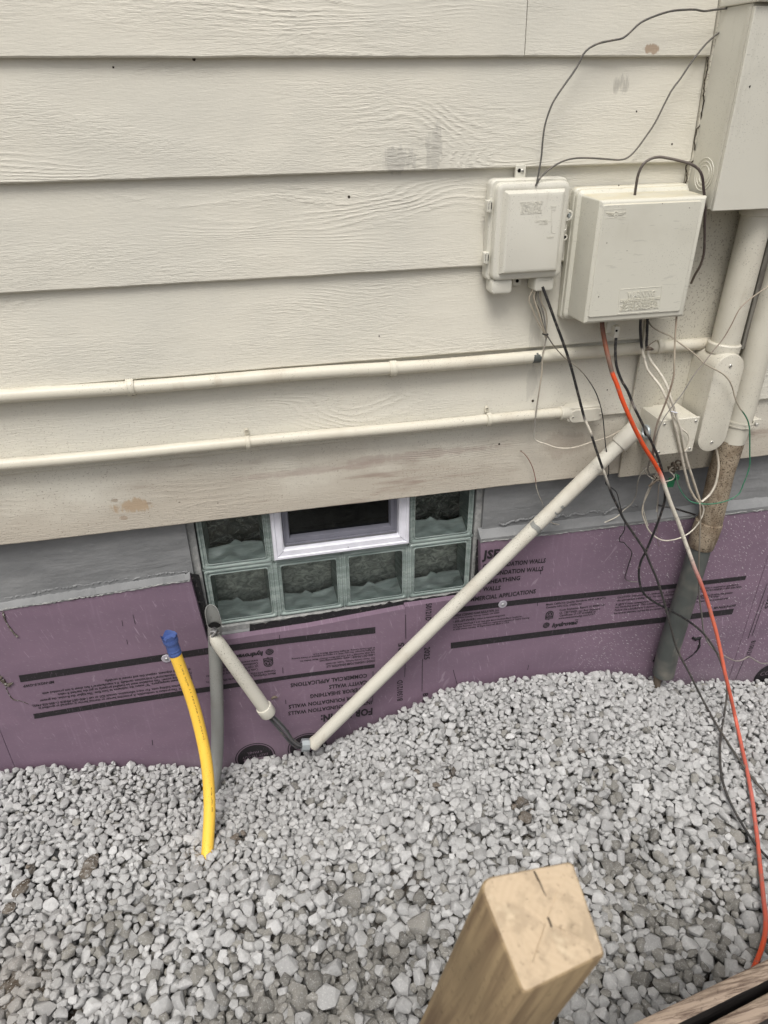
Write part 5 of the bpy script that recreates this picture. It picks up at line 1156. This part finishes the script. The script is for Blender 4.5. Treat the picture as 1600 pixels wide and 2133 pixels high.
# ================================================================== FOREGROUND LUMBER
AX = np.array([-0.10627529, 0.14933391, -0.98305897]); c0 = np.array([0.19025421, -1.38660554, -0.62713871])
corn = []
for q in [(993, 1830), (1193, 1792), (1262, 1988), (1090, 2072)]:
    d = ray(*q); corn.append(CAM+d*((c0-CAM)@AX)/(d@AX))
corn = np.array(corn); Lp = 1.30
po = bpy.data.objects.new('wooden_post', None)
C.objects.remove(po) if po.name in C.objects else None
zax = -AX; xax = corn[1]-corn[0]; xax -= zax*(xax@zax); xax /= np.linalg.norm(xax); yax = np.cross(zax, xax)
loc2 = np.array([[(c-c0)@xax, (c-c0)@yax] for c in corn])[::-1]     # counter clockwise
def inset_poly(P2, s, r, n=6, cham=None):
    out = []; k = len(P2)
    for i in range(k):
        p, a, b = P2[i], P2[i-1], P2[(i+1) % k]; u1 = (a-p)/np.linalg.norm(a-p); u2 = (b-p)/np.linalg.norm(b-p); rad_ = (cham[i] if cham else r)
        A = p+u1*rad_; B = p+u2*rad_
        for t in np.linspace(0, 1, n): q = (1-t)**2*A+2*t*(1-t)*p+t*t*B; out.append(q)
    out = np.array(out); cen = out.mean(0); dd = out-cen; return cen+dd*(1-s/np.linalg.norm(dd, axis=1))[:, None]
ch = [.004, .003, .006, .015]
# local index of the chipped far-left corner is 3 after reversing (corn[0])
rings = []
for zz, s in [(0, .0022), (-.0007, .0008), (-.0022, 0)]+[(-Lp*k/14, 0) for k in range(1, 15)]:
    p2 = inset_poly(loc2, s, .005, 6, ch)
    rings.append(np.array([(q[0], q[1], zz) for q in p2]))
m = MB(); wob = RNG.normal(0, .0004, len(rings[0]))
for k in range(len(rings)): rings[k][:, 0] += wob*(k > 1)
rings[0][:, 2] += 0
loft(m, rings, 'post', False, True, flip=True)
m2 = MB()
Vv = np.concatenate(m.v); 
def add_local(mm, name, parent, smooth=40, label=None):
    """mesh given in post coordinates (so the grain follows the post)"""
    V = np.concatenate(mm.v); o = bpy.data.objects.new(name, bpy.data.meshes.new(name)); C.objects.link(o)
    o.data.from_pydata(V.tolist(), [], mm.f)
    for q in mm.mats: o.data.materials.append(M_[q])
    o.data.polygons.foreach_set('material_index', mm.m); o.data.polygons.foreach_set('use_smooth', [True]*len(mm.f)); o.data.set_sharp_from_angle(angle=R(smooth))
    o.parent = parent
    if label: o['label'] = label
    return o
post = thing('wooden_post', 'square wooden post with pale cut top leaning in the foreground', 'post', c0)
Rm = Matrix(((xax[0], yax[0], zax[0]), (xax[1], yax[1], zax[1]), (xax[2], yax[2], zax[2]))); post.rotation_euler = Rm.to_euler()
add_local(m, 'shaft', post)
m = MB(); top_ = rings[0].copy(); n = len(top_); cen = top_.mean(0); V = [cen]; F_ = []
lev = 8
for k in range(1, lev+1):
    V += [cen+(p-cen)*k/lev+np.array([0, 0, RNG.normal(0, .00035) if k < lev else 0]) for p in top_]
F_ += [(0, 1+i, 1+(i+1) % n) for i in range(n)]
for k in range(lev-1): F_ += [(1+k*n+i, 1+(k+1)*n+i, 1+(k+1)*n+(i+1) % n, 1+k*n+(i+1) % n) for i in range(n)]
m.add(V, F_, 'postend'); add_local(m, 'end_grain', post)
# drying crack and a dark pith mark, as shallow grooves
def lcl(px, py):
    d = ray(px, py); q = CAM+d*((c0-CAM)@AX)/(d@AX)-c0; return np.array([q@xax, q@yax, .0])
m = MB(); pth = [lcl(*q) for q in [(1112, 1815), (1117, 1824), (1125, 1840), (1132, 1856), (1141, 1872)]]; tube(m, smoothpath(pth, .002)[0], np.interp(np.linspace(0, 1, len(smoothpath(pth, .002)[0])), [0, .4, 1], [.0009, .0008, .0002]), 'caulk', 5)
pth = [lcl(*q) for q in [(1141, 1911), (1145, 1920), (1149, 1932)]]; tube(m, smoothpath(pth, .001)[0], .0009, 'caulk', 5); add_local(m, 'drying_crack', post)

# two planks on edge at the lower right
def plank(name, pa, pb, zt_, th, hgt, label, over=.5):
    A = UZ(*pa, zt_); B = UZ(*pb, zt_); d = B-A; d /= np.linalg.norm(d); A = A-d*over*.55; B = B+d*over; nrm = np.array([d[1], -d[0], 0]); nrm = nrm if nrm[1] < 0 else -nrm
    L_ = np.linalg.norm(B-A); k = 60; t = thing(name, label, 'plank', A-np.array([0, 0, hgt])); ang = math.atan2(d[1], d[0])
    rings_t = []; 
    for i in range(k+1):
        x = L_*i/k; e = RNG.normal(0, .0012); e2 = RNG.normal(0, .0012); c_ = A+d*x
        pr_ = [(0, .0), (.004, .0035+e2*.4), (th-.004, .003+e*.4), (th+e*.3, .0), (th, -.006), (th-.001, -hgt), (0, -hgt)]
        rings_t.append(np.array([c_+nrm*a_+np.array([0, 0, b_+ (e if j in (1, 2) else 0)]) for j, (a_, b_) in enumerate(pr_)]))
    V = np.concatenate(rings_t); n_ = 7; m = MB(); ft = []; ff = []
    for i in range(k):
        for j in range(n_):
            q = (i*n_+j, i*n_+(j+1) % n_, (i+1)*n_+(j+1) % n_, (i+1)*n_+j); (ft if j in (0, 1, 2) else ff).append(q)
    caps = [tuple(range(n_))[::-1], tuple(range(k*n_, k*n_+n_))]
    m.add(V, ft, 'plank'); m.add(V, ff+caps, 'plankface')  # faces below the top edge get a near-black colour
    m.build('board', t, 50); return t
plank('plank', (1318, 2133), (1600, 1998), -1.42, .027, .32, 'rough weathered plank on edge, farther of the two in the corner')
plank('plank', (1478, 2133), (1600, 2068), -1.42, .030, .32, 'rough weathered plank on edge, nearest the lower right corner')
